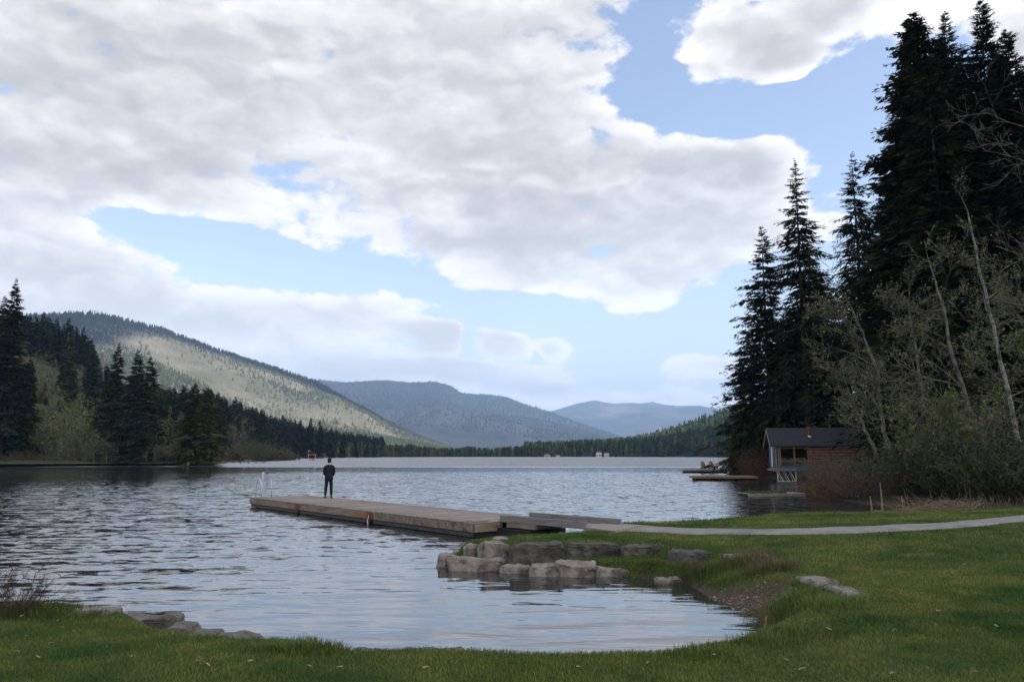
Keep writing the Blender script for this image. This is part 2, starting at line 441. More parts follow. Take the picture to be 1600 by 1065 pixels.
def sdist(X, Y, poly):
    """signed distance, positive inside"""
    x = X.ravel(); y = Y.ravel(); d = np.full(x.shape, 1e18); ins = np.zeros(x.shape, bool)
    n = len(poly)
    for i in range(n):
        ax, ay = poly[i]; bx, by = poly[(i + 1) % n]
        ex, ey = bx - ax, by - ay; L2 = ex * ex + ey * ey + 1e-12
        t = np.clip(((x - ax) * ex + (y - ay) * ey) / L2, 0, 1)
        d = np.minimum(d, (x - ax - t * ex) ** 2 + (y - ay - t * ey) ** 2)
        c = ((ay > y) != (by > y)) & (x < ex * (y - ay) / (ey if abs(ey) > 1e-12 else 1e-12) + ax)
        ins ^= c
    d = np.sqrt(d); return np.where(ins, d, -d).reshape(X.shape)


MUDX, MUDY = xy(1150, 935, .1)
TIER = [xy(*b) for b in BANK[-9:]]


UPPER = [(738, 872, .10), (773, 877, .10), (838, 881, .12), (925, 872, .18), (1009, 868, .26), (1087, 881, .22), (1176, 880, .36)]
UX = [P(*q).x for q in UPPER]; UY = [P(*q).y for q in UPPER]; UZ = [q[2] for q in UPPER]


def seg_d(X, Y, pts):
    d = np.full(X.shape, 1e18)
    for (ax, ay), (bx, by) in zip(pts, pts[1:]):
        ex, ey = bx - ax, by - ay; L2 = ex * ex + ey * ey + 1e-12
        t = np.clip(((X - ax) * ex + (Y - ay) * ey) / L2, 0, 1)
        d = np.minimum(d, (X - ax - t * ex) ** 2 + (Y - ay - t * ey) ** 2)
    return np.sqrt(d)


def land_z(X, Y, want_sd=False):
    X = np.asarray(X, float); Y = np.asarray(Y, float)
    near = (X > -12) & (X < 40) & (Y < 60)
    s1 = sdist(X, Y, near_poly); s2 = sdist(X, Y, left_poly)
    rag = fbm(X * 1.3, Y * 1.3, 3, 5) * 0.10 * sst(s1, -.5, .3)
    s = s1 + np.where(near, rag, 0)
    # plain bank
    zb = 0.40 * sst(s, 0, .55) + 0.30 * sst(s, 1.0, 9.0) + 0.010 * np.clip(s - 9, 0, 120)
    # two-step bank: the upper row of stones holds up the turf behind it
    zl = np.interp(X, UX, UZ); step = sst(Y - np.interp(X, UX, UY), .18, .42) * sst(s, .05, .4)
    zt = zl * sst(s, 0, .35) + (.44 - zl) * step
    m = (1 - sst(X, UX[-2] - .1, UX[-1] + .3)) * sst(X, -3, -2) * (1 - sst(Y, 24, 25)) * sst(Y, 14.0, 14.6)
    # muddy beach in the corner
    zm = 0.045 * sst(s, 0, .5) + 0.38 * sst(s, .35, 1.6) + 0.28 * sst(s, 1.5, 9)
    mm = np.exp(-((X - MUDX) ** 2 + (Y - MUDY) ** 2) / 1.1 ** 2)
    z1 = zb * (1 - m) + zt * m
    z1 = z1 * (1 - mm) + zm * mm
    z1 = z1 + np.where(near, fbm(X * .55, Y * .55, 4, 9) * 0.05 * sst(s, .3, 2.5), fbm(X * .06, Y * .06, 4, 9) * .35 * sst(s, 2, 20))
    z1 = np.where(s > 0, z1, -1.3 * sst(-s, 0, 3.0) - 0.02)
    rag2 = fbm(X * .12, Y * .12, 3, 15) * 1.2
    t2 = s2 + np.where(s2 < 60, rag2, 0)
    z2 = 0.5 * sst(t2, 0, 3) + 0.012 * np.clip(t2, 0, 400)
    z2 = np.where(t2 > 0, z2, -1.35)
    z = np.maximum(z1, z2)
    return (z, s, t2) if want_sd else z


def lz(x, y): return float(land_z(np.array([x]), np.array([y]))[0])


def hit(px, py):
    """where a pixel's ray meets the land"""
    d = ray(px, py); ks = np.linspace(3, 140, 3000)
    zz = land_z(d.x * ks, d.y * ks); rz = CAMZ + d.z * ks
    i = int(np.argmax(rz <= zz))
    if rz[i] > zz[i]: i = len(ks) - 1
    k = ks[i]; return Vector((d.x * k, d.y * k, float(zz[i])))


# ------------------------------------------------------------------ ground sheet
def axis(lo, hi, step, far_lo, far_hi, g=1.075):
    core = np.arange(lo, hi, step); out = [core]; s = step; a = [hi]
    while a[-1] < far_hi: s *= g; a.append(a[-1] + s)
    b = [lo]; s = step
    while b[-1] > far_lo: s *= g; b.append(b[-1] - s)
    return np.concatenate([np.array(b[1:][::-1]), core, np.array(a)])


xs = axis(-9, 20, 0.085, -9500, 9500); ys = axis(4.2, 31, 0.085, -600, 12500)
GX, GY = np.meshgrid(xs, ys)
GZ, GS, GT = land_z(GX, GY, True)
nx, ny = len(xs), len(ys)
idx = np.arange(nx * ny).reshape(ny, nx)
quads = np.stack([idx[:-1, :-1], idx[:-1, 1:], idx[1:, 1:], idx[1:, :-1]], -1).reshape(-1, 4)
# surface cover: r = mown grass, g = bare mud / lake bed, b = woodland floor
mud = (1 - sst(GZ, .02, .10))
mudc = np.exp(-((GX - MUDX) ** 2 + (GY - MUDY) ** 2) / .95 ** 2) * (1 - sst(GS, .9, 1.5))
dx_, dy_ = xy(1215, 870, .4)
forest = sst(GY, 29, 33) * sst(GX + fbm(GX * .3, GY * .3, 2, 3) * 2, 5, 9)
forest = np.maximum(forest, (GT > 0) * 1.0)
forest = np.maximum(forest, sst(GX - 0.2 * GY, 26, 30))
cover = np.stack([np.ones_like(GX), np.clip(np.maximum(mud, mudc * 1.2), 0, 1), forest], -1).reshape(-1, 3)


def ground_mat():
    m = bpy.data.materials.new('lawn_and_soil'); m.use_nodes = True; nt = m.node_tree; N = nt.nodes; L = nt.links
    b = N['Principled BSDF']; b.inputs['Roughness'].default_value = 0.95; b.inputs['Specular IOR Level'].default_value = 0.12
    tc = N.new('ShaderNodeTexCoord')

    def noise(sc, det=8):
        n = N.new('ShaderNodeTexNoise'); n.inputs['Scale'].default_value = sc; n.inputs['Detail'].default_value = det
        n.inputs['Roughness'].default_value = .65; L.new(tc.outputs['Object'], n.inputs['Vector']); return n.outputs['Fac']

    def ramp(f, stops):
        r = N.new('ShaderNodeValToRGB'); e = r.color_ramp.elements
        while len(e) < len(stops): e.new(0.5)
        for q, (p, c) in zip(e, stops): q.position = p; q.color = (*c, 1)
        L.new(f, r.inputs[0]); return r.outputs[0]

    def mix(f, a, bb):
        x = N.new('ShaderNodeMix'); x.data_type = 'RGBA'
        if hasattr(f, 'links'): L.new(f, x.inputs[0])
        else: x.inputs[0].default_value = f
        L.new(a, x.inputs[6]); L.new(bb, x.inputs[7]); return x.outputs[2]
    g1 = ramp(noise(1.1), [(.3, (.040, .068, .013)), (.5, (.058, .085, .018)), (.62, (.085, .094, .026)), (.75, (.13, .115, .045))])
    g2 = ramp(noise(26), [(.3, (.026, .046, .010)), (.55, (.066, .094, .022)), (.75, (.12, .125, .045))])
    grass = mix(.5, g1, g2)
    mudcol = ramp(noise(7), [(.3, (.045, .030, .020)), (.55, (.10, .066, .045)), (.75, (.17, .115, .08))])
    floor = ramp(noise(2.2), [(.3, (.018, .017, .009)), (.55, (.032, .031, .014)), (.75, (.055, .042, .022))])
    a = N.new('ShaderNodeAttribute'); a.attribute_name = 'tint'
    s = N.new('ShaderNodeSeparateColor'); L.new(a.outputs['Color'], s.inputs[0])
    c = mix(s.outputs[2], grass, floor); c = mix(s.outputs[1], c, mudcol)
    L.new(c, b.inputs['Base Color'])
    bn = N.new('ShaderNodeBump'); bn.inputs['Distance'].default_value = .035; L.new(noise(22), bn.inputs['Height'])
    L.new(bn.outputs[0], b.inputs['Normal']); return m


ground = mesh_np('ground', np.stack([GX, GY, GZ], -1), quads=quads, mat=ground_mat(), tint=cover, smooth=True)
tag(ground, 'green lawn, muddy cove edge and lake bed', None, None, 'structure')

# ------------------------------------------------------------------ water
def water_mat():
    m = bpy.data.materials.new('lake_water'); m.use_nodes = True; nt = m.node_tree; N = nt.nodes; L = nt.links
    b = N['Principled BSDF']
    b.inputs['Base Color'].default_value = (.030, .031, .028, 1); b.inputs['IOR'].default_value = 2.6
    b.inputs['Specular IOR Level'].default_value = 0.5
    tc = N.new('ShaderNodeTexCoord'); O = tc.outputs['Object']
    sep = N.new('ShaderNodeSeparateXYZ'); L.new(O, sep.inputs[0])

    def mt(op, a, bb=None, c=None):
        n = N.new('ShaderNodeMath'); n.operation = op
        for i, x in enumerate((a, bb, c)):
            if x is None: continue
            if hasattr(x, 'links'): L.new(x, n.inputs[i])
            else: n.inputs[i].default_value = x
        return n.outputs[0]

    def ss(x, a, bb):
        n = N.new('ShaderNodeMapRange'); n.interpolation_type = 'SMOOTHSTEP'; L.new(x, n.inputs[0])
        n.inputs[1].default_value = a; n.inputs[2].default_value = bb; return n.outputs[0]

    def noise(scale, stretch, rot, det, rough=.5, dist=0.0):
        mp = N.new('ShaderNodeMapping'); mp.vector_type = 'TEXTURE'
        mp.inputs['Rotation'].default_value = (0, 0, rot); mp.inputs['Scale'].default_value = (stretch, 1, 1)
        L.new(O, mp.inputs[0]); n = N.new('ShaderNodeTexNoise'); n.inputs['Scale'].default_value = scale
        n.inputs['Detail'].default_value = det; n.inputs['Roughness'].default_value = rough; n.inputs['Distortion'].default_value = dist
        L.new(mp.outputs[0], n.inputs['Vector']); return n.outputs['Fac']
    Y = sep.outputs[1]; X = sep.outputs[0]
    # how the breeze lies on the water: sheltered cove, ruffled middle, calm lane, wind-roughened far lake
    edge = mt('MULTIPLY_ADD', noise(.05, 3, 0, 3), 14.0, Y)
    cove = ss(mt('MULTIPLY_ADD', X, -.9, Y), 12.0, 34.0)
    lane = mt('MULTIPLY', ss(edge, 106, 124), mt('SUBTRACT', 1.0, ss(edge, 158, 176)))
    far = ss(edge, 158, 176)
    ripple = noise(1.05, 6.5, R_(6), 1.5, .4, .25)           # long low ripples
    ripple2 = noise(2.6, 3.0, R_(-5), 2, .5, .4)
    h = mt('MULTIPLY', ripple, mt('MULTIPLY_ADD', cove, WAVE[0] * .6, WAVE[0]))
    h = mt('MULTIPLY_ADD', ripple2, WAVE[1], h)

    def slopes(scale, stretch, rot, det):
        mp = N.new('ShaderNodeMapping'); mp.vector_type = 'TEXTURE'; mp.inputs['Rotation'].default_value = (0, 0, rot)
        mp.inputs['Scale'].default_value = (stretch, 1, 1); L.new(O, mp.inputs[0]); n = N.new('ShaderNodeTexNoise')
        n.inputs['Scale'].default_value = scale; n.inputs['Detail'].default_value = det; n.inputs['Distortion'].default_value = .2; L.new(mp.outputs[0], n.inputs['Vector'])
        v = N.new('ShaderNodeVectorMath'); v.operation = 'SUBTRACT'; v.inputs[1].default_value = (.5, .5, .5); L.new(n.outputs['Color'], v.inputs[0]); return v.outputs[0]

    def vm(op, a, bb):
        v = N.new('ShaderNodeVectorMath'); v.operation = op
        for i, x in enumerate((a, bb)):
            if hasattr(x, 'links'): L.new(x, v.inputs[i])
            else: v.inputs[i].default_value = x
        return v.outputs[0]

    def scale_(a, f):
        v = N.new('ShaderNodeVectorMath'); v.operation = 'SCALE'; L.new(a, v.inputs[0]); L.new(f, v.inputs[3]); return v.outputs[0]
    # wind chop: facet slopes, steeper in the ruffled middle and far out, nearly none in the sheltered lane
    k = mt('MULTIPLY', cove, mt('SUBTRACT', 1.0, mt('MULTIPLY', lane, .85)))
    lee = mt('MULTIPLY', ss(mt('MULTIPLY_ADD', Y, -.26, mt('MULTIPLY', X, -1.0)), -4.0, 14.0), ss(Y, 45, 85))      # lee of the left shore
    k = mt('MULTIPLY', k, mt('SUBTRACT', 1.0, mt('MULTIPLY', lee, .62)))
    chop = vm('ADD', slopes(5.5, 1.8, R_(3), 3), vm('MULTIPLY', slopes(2.1, 1.8, R_(-4), 2), (.8, .8, .8)))
    chop = vm('MULTIPLY', chop, (WAVE[2] * .55, WAVE[2], 0))
    chop = scale_(chop, k)
    tilt = N.new('ShaderNodeCombineXYZ'); tilt.inputs[2].default_value = 1.0
    L.new(mt('MULTIPLY', mt('MULTIPLY_ADD', far, WAVE[4], mt('MULTIPLY', k, WAVE[3])), -1.0), tilt.inputs[1])   # facets seen at a low angle lean to the viewer's shore
    nv = vm('ADD', chop, tilt.outputs[0]); nn = N.new('ShaderNodeVectorMath'); nn.operation = 'NORMALIZE'; L.new(nv, nn.inputs[0])
    bn = N.new('ShaderNodeBump'); bn.inputs['Strength'].default_value = 1; bn.inputs['Distance'].default_value = 1
    L.new(h, bn.inputs['Height']); L.new(nn.outputs[0], bn.inputs['Normal']); L.new(bn.outputs[0], b.inputs['Normal'])
    r = mt('MULTIPLY_ADD', far, .22, mt('MULTIPLY_ADD', cove, .03, .012))
    L.new(r, b.inputs['Roughness'])
    return m


WAVE = (0.034, 0.013, 0.42, 0.045, 0.12)
wx = [(-4000, -60), (4000, -60), (4000, 3000), (-4000, 3000)]
lake = mesh_np('lake_water', [(x, y, 0) for x, y in wx], quads=[(0, 1, 2, 3)], mat=water_mat())
tag(lake, 'rippled lake reflecting clouds', None, None, 'structure')

# ------------------------------------------------------------------ relief: slopes and mountains built at their distance
class Relief:
    def __init__(self, ridge, d_base, d_ridge, shape, amp, nscale, seed, zb=0.5, lower=0.0):
        A = [azel(px, py) for px, py in ridge]
        self.az = np.array([a for a, e in A]); self.te = np.array([math.tan(e) for a, e in A])
        self.db = d_base; self.dr = d_ridge; self.shape = shape; self.amp = amp; self.ns = nscale; self.seed = seed; self.zb = zb; self.lower = lower

    def pos(self, a, t):
        te = np.interp(a, self.az, self.te)
        db = np.interp(a, [self.az[0], self.az[-1]], self.db) if not callable(self.db) else self.db(a)
        dr = np.interp(a, [self.az[0], self.az[-1]], self.dr) if not callable(self.dr) else self.dr(a)
        d = db + (dr - db) * t
        x = np.sin(a) * d; y = np.cos(a) * d
        zr = np.maximum(CAMZ + te * dr - self.lower, 1.0)
        tt = np.clip(t, 0, 1)
        z = self.zb + (zr - self.zb) * tt ** self.shape
        n = fbm(x / self.ns, y / self.ns, 5, self.seed, .55) * self.amp * np.clip(zr / self.amp / 3, 0, 1)
        z = z + n * np.sin(np.pi * np.clip(t, 0, 1)) ** .7 * .9 + n * .12 * (t > .02)
        z = z - np.clip(t - 1, 0, 9) * zr * 1.2
        return x, y, z

    def build(self, name, mat, na, ntt, label):
        a = np.linspace(self.az[0], self.az[-1], na); t = np.linspace(0, 1.5, ntt)
        A, T = np.meshgrid(a, t); x, y, z = self.pos(A, T)
        i = np.arange(na * ntt).reshape(ntt, na)
        q = np.stack([i[:-1, :-1], i[:-1, 1:], i[1:, 1:], i[1:, :-1]], -1).reshape(-1, 4)
        o = mesh_np(name, np.stack([x, y, z], -1), quads=q, mat=mat, smooth=True)
        tag(o, label, None, None, 'structure'); return o


def t_at(rel, px, py):
    """how far up the slope a given line of sight meets it"""
    a, e = azel(px, py); t = np.linspace(.02, 1.0, 300); x, y, z = rel.pos(np.full(300, a), t)
    return float(t[np.argmin(np.abs(np.arctan2(z - CAMZ, np.hypot(x, y)) - e))])


def cones(name, pos, h, r, tint, mat, label, layers=3, sides=5, seed=0, kind='stuff', cat=None, star=1.0):
    """many small ragged conifers as one mass"""
    rg = np.random.default_rng(seed); n = len(h)
    a = np.linspace(0, 2 * np.pi, sides, endpoint=False)
    Vs, Fs, Ts = [], [], []; off = 0
    for l in range(layers):
        f0 = l / layers; f1 = min(1.0, (l + 1.7) / layers)
        rr = r[:, None] * (1 - f0) ** .8 * rg.uniform(.65, 1.25, (n, sides)) * np.where(np.arange(sides) % 2 == 0, 1.12, star)[None]
        ang = a[None] + rg.uniform(0, 6.28, (n, 1)) + rg.uniform(-.3, .3, (n, sides))
        ring = np.stack([pos[:, 0:1] + rr * np.cos(ang), pos[:, 1:2] + rr * np.sin(ang),
                         pos[:, 2:3] + h[:, None] * (f0 + .06 + rg.uniform(-.04, .03, (n, sides)))], -1)
        tip = pos + np.stack([rg.normal(0, .03, n) * r, rg.normal(0, .03, n) * r, h * f1], -1)
        V = np.concatenate([ring, tip[:, None]], 1).reshape(-1, 3)
        k = np.arange(sides); base = (np.arange(n) * (sides + 1))[:, None]
        F = np.stack([base + k, base + (k + 1) % sides, base + sides + 0 * k], -1).reshape(-1, 3) + off
        Vs.append(V); Fs.append(F); off += len(V)
        tt = np.repeat(tint, sides + 1, 0); Ts.append(tt)
    o = mesh_np(name, np.concatenate(Vs), tris=np.concatenate(Fs), mat=mat, tint=np.concatenate(Ts))
    return tag(o, label, cat, None, kind)


def balls(name, pos, h, r, tint, mat, label, n_leaf=26, seed=0):
    """bare and budding broadleaf crowns as loose clouds of small faces"""
    rg = np.random.default_rng(seed); n = len(h)
    th = rg.uniform(0, 6.28, (n, n_leaf)); cz = rg.uniform(-.9, 1, (n, n_leaf)); rad = rg.uniform(.3, 1, (n, n_leaf)) ** .5
    s = np.sqrt(np.clip(1 - cz ** 2, 0, 1))
    c = np.stack([pos[:, 0:1] + r[:, None] * rad * s * np.cos(th), pos[:, 1:2] + r[:, None] * rad * s * np.sin(th), pos[:, 2:3] + h[:, None] * (.55 + .45 * cz * rad)], -1).reshape(-1, 3)
    sz = np.repeat(r, n_leaf) * rg.uniform(.2, .5, n * n_leaf)
    d1 = rg.normal(0, 1, (len(c), 3)); d1 /= np.linalg.norm(d1, axis=1)[:, None]; d1[:, 2] += .6
    d2 = rg.normal(0, 1, (len(c), 3)); d2 /= np.linalg.norm(d2, axis=1)[:, None]
    V = np.stack([c - d2 * sz[:, None] * .35, c + d2 * sz[:, None] * .35, c + d1 * sz[:, None]], 1).reshape(-1, 3)
    F = np.arange(len(V)).reshape(-1, 3)
    o = mesh_np(name, V, tris=F, mat=mat, tint=np.repeat(tint, n_leaf * 3, 0))
    return tag(o, label, None, None, 'stuff')


M['slope_soil'] = material('wooded_slope_soil', (0.040, 0.040, 0.018), (0.075, 0.07, 0.032), .05, 0.95, detail=8)
M['mount_near'] = material('mountain_ground', (0.085, 0.088, 0.05), (0.19, 0.17, 0.125), .006, 0.95, detail=10, bump=3, bscale=.06)
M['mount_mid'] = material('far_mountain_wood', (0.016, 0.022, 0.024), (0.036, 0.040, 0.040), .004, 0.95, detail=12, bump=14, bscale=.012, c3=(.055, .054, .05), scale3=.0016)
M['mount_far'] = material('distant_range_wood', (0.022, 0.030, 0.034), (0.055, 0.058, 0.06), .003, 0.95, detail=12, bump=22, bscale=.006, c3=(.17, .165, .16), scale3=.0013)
M['mass_tree'] = material('massed_conifers', (0.75, 0.75, 0.75), (1.2, 1.2, 1.2), .02, 0.95, tint=True, spec=.05)

# left mountain
mtL = Relief([(-260, 520), (-60, 498), (50, 488), (100, 485), (140, 484), (180, 491), (250, 509), (330, 541), (400, 563), (450, 578), (490, 593), (520, 609),
              (560, 633), (600, 656), (650, 679), (690, 693), (720, 706)], (700, 1500), (2600, 2900), 1.15, 90, 420, 21, lower=8)
mtL.build('mountain', M['mount_near'], 220, 90, 'forested mountain left of the lake with a sunlit lower flank')
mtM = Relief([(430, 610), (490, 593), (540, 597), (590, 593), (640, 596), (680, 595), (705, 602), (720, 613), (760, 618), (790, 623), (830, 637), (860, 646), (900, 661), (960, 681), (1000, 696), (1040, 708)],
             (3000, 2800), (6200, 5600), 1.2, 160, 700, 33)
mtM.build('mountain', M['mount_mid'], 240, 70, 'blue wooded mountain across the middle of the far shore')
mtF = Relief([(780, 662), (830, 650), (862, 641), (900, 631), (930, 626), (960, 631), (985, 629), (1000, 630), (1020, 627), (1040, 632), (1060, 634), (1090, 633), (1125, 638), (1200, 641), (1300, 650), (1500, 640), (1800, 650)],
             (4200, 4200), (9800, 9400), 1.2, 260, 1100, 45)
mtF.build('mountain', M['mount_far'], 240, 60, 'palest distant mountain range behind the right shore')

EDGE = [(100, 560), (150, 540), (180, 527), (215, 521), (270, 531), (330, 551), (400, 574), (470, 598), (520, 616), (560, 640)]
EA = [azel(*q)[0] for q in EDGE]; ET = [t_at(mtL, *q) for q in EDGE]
# trees on the left mountain
rg = np.random.default_rng(7)
n = 60000
a = rg.uniform(mtL.az[0], mtL.az[-1], n); t = rg.uniform(0.0, 1.02, n) ** .9
x, y, z = mtL.pos(a, t)
patch = fbm(x / 260, y / 260, 4, 77) - np.clip((t - np.interp(a, EA, ET) + .04) * 6, 0, 3)
green = patch - .22 * np.clip((.5 - t) * 3, -.6, 1) + rg.normal(0, .24, n) < -.06
h = np.where(green, rg.uniform(7, 15, n), rg.uniform(7, 12, n))
ti = np.where(green[:, None], np.array([.060, .072, .034]), np.array([.245, .215, .165])) * rg.uniform(.55, 1.45, (n, 1)) * (1 + .5 * fbm(x / 130, y / 130, 4, 91))[:, None]
crest_shade = green & (t > np.interp(a, EA, ET)); ti[crest_shade] *= .6  # shade painted in: conifers above the cloud-shadow edge get a darker tint
yel = (~green) & (rg.random(n) < .22); ti[yel] = np.array([.24, .235, .11]) * rg.uniform(.8, 1.2, (yel.sum(), 1))
pp = np.stack([x, y, z - .5], -1)
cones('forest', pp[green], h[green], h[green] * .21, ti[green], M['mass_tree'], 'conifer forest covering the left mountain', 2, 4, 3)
balls('forest', pp[~green], h[~green], h[~green] * .40, ti[~green], M['mass_tree'], 'bare grey broadleaf forest on the sunlit flank of the left mountain', 7, 4)

# ridge trees of the middle mountain
n = 9000; a = rg.uniform(mtM.az[0], mtM.az[-1], n); t = rg.uniform(.25, 1.02, n)
x, y, z = mtM.pos(a, t); h = rg.uniform(10, 19, n)
cones('forest', np.stack([x, y, z - 1], -1), h, h * .25, np.array([[.024, .032, .030]]) * rg.uniform(.6, 1.6, (n, 1)), M['mass_tree'], 'conifer forest on the blue middle mountain', 1, 4, 5)

# left wooded slope
slope = Relief([(-300, 520), (0, 530), (50, 535), (90, 545), (130, 556), (146, 590), (165, 618), (190, 636), (250, 646), (300, 650), (350, 655), (400, 668), (450, 684), (500, 693), (560, 700), (600, 705)],
               lambda a: np.interp(a, [azel(-300, 700)[0], azel(330, 700)[0], azel(345, 700)[0], azel(450, 700)[0], azel(600, 700)[0]], [190, 195, 320, 520, 760]),
               lambda a: np.interp(a, [azel(-300, 700)[0], azel(340, 700)[0], azel(600, 700)[0]], [470, 560, 950]), 1.1, 8, 60, 51)
slope.build('hill', M['slope_soil'], 160, 60, 'wooded slope rising behind the left shore')
n = 1900; a = rg.uniform(slope.az[0], slope.az[-1], n); t = rg.uniform(.2, 1.05, n)
x, y, z = slope.pos(a, t)
# open strip under the power line
pxa = np.interp(a, [azel(p, 700)[0] for p in range(-300, 620, 20)], list(range(-300, 620, 20)))
clear = (pxa < 172) & (t > .16) & (t < .76) & (rg.random(n) < .93)
keep = ~clear
x, y, z, t = x[keep], y[keep], z[keep], t[keep]; n = len(x)
h = rg.uniform(9, 21, n) * np.where(pxa[keep] < 160, 1.0, .9)
ti = np.array([[.030, .042, .020]]) * rg.uniform(.6, 1.7, (n, 1)) * np.where(rg.random((n, 1)) < .12, np.array([[2.0, 1.8, 1.3]]), 1)
SLOPE = (x, y, z - .4, h, ti)
n = 1500; a = rg.uniform(slope.az[0], azel(172, 700)[0], n); t = rg.uniform(.12, .76, n); x, y, z = slope.pos(a, t)
h = rg.uniform(1.5, 5, n)
balls('scrub', np.stack([x, y, z], -1), h, h * .5, np.array([[.13, .135, .05]]) * rg.uniform(.4, 1.3, (n, 1)), M['mass_tree'], 'yellow green scrub in the power line clearing', 20, 9)

# right wooded hill beyond the lake
hillR = Relief([(820, 711), (900, 706), (940, 704), (1000, 696), (1060, 680), (1100, 664), (1140, 652), (1200, 636), (1300, 620), (1500, 610)],
               (890, 640), (1250, 1000), 1.0, 8, 90, 61)
hillR.build('hill', M['slope_soil'], 90, 40, 'wooded hill at the far right of the lake')
n = 4200; a = rg.uniform(hillR.az[0], azel(1300, 700)[0], n); t = rg.uniform(0, 1.05, n); x, y, z = hillR.pos(a, t)
h = rg.uniform(9, 19, n); ti = np.array([[.028, .042, .022]]) * rg.uniform(.6, 1.6, (n, 1)) * np.where(rg.random((n, 1)) < .12, np.array([[1.9, 1.6, 1.1]]), 1)
cones('forest', np.stack([x, y, z - .4], -1), h, h * .22, ti, M['mass_tree'], 'conifer forest on the hill right of the far shore', 4, 6, 10)

# far shore tree line
n = 3000; a = rg.uniform(azel(520, 710)[0], azel(1150, 710)[0], n)
pxa = np.interp(a, [azel(p, 710)[0] for p in range(500, 1200, 20)], list(range(500, 1200, 20)))
d0 = np.interp(pxa, [500, 560, 700, 900, 1080, 1150], [600, 690, 800, 835, 800, 660]); d = d0 + 4 + rg.exponential(45, n)
h = rg.uniform(6, 16, n) * np.interp(pxa, [520, 560, 640, 720, 780, 900, 1150], [1.25, 1.1, .85, .7, .8, .95, 1.0]) * (.9 + .3 * fbm(pxa / 35, pxa * 0, 3, 4))
px_, py_ = np.sin(a) * d, np.cos(a) * d; zz = land_z(px_, py_)
ti = np.array([[.028, .040, .020]]) * rg.uniform(.6, 1.6, (n, 1)) * np.where(rg.random((n, 1)) < .22, np.array([[2.6, 2.2, 1.4]]), 1)
cones('treeline', np.stack([px_, py_, zz - .3], -1), h, h * .2, ti, M['mass_tree'], 'line of conifers along the far shore', 4, 6, 11)
n = 500; a = rg.uniform(azel(540, 710)[0], azel(1140, 710)[0], n); pxa = np.interp(a, [azel(p, 710)[0] for p in range(500, 1200, 20)], list(range(500, 1200, 20)))
d = np.interp(pxa, [500, 560, 700, 900, 1080, 1150], [600, 690, 800, 835, 800, 660]) + rg.uniform(1, 10, n); x, y = np.sin(a) * d, np.cos(a) * d
h = rg.uniform(2, 7, n)
balls('shore_scrub', np.stack([x, y, land_z(x, y)], -1), h, h * .5, np.array([[.12, .105, .06]]) * rg.uniform(.5, 1.3, (n, 1)), M['mass_tree'], 'brown and budding scrub along the far waterline', 14, 12)

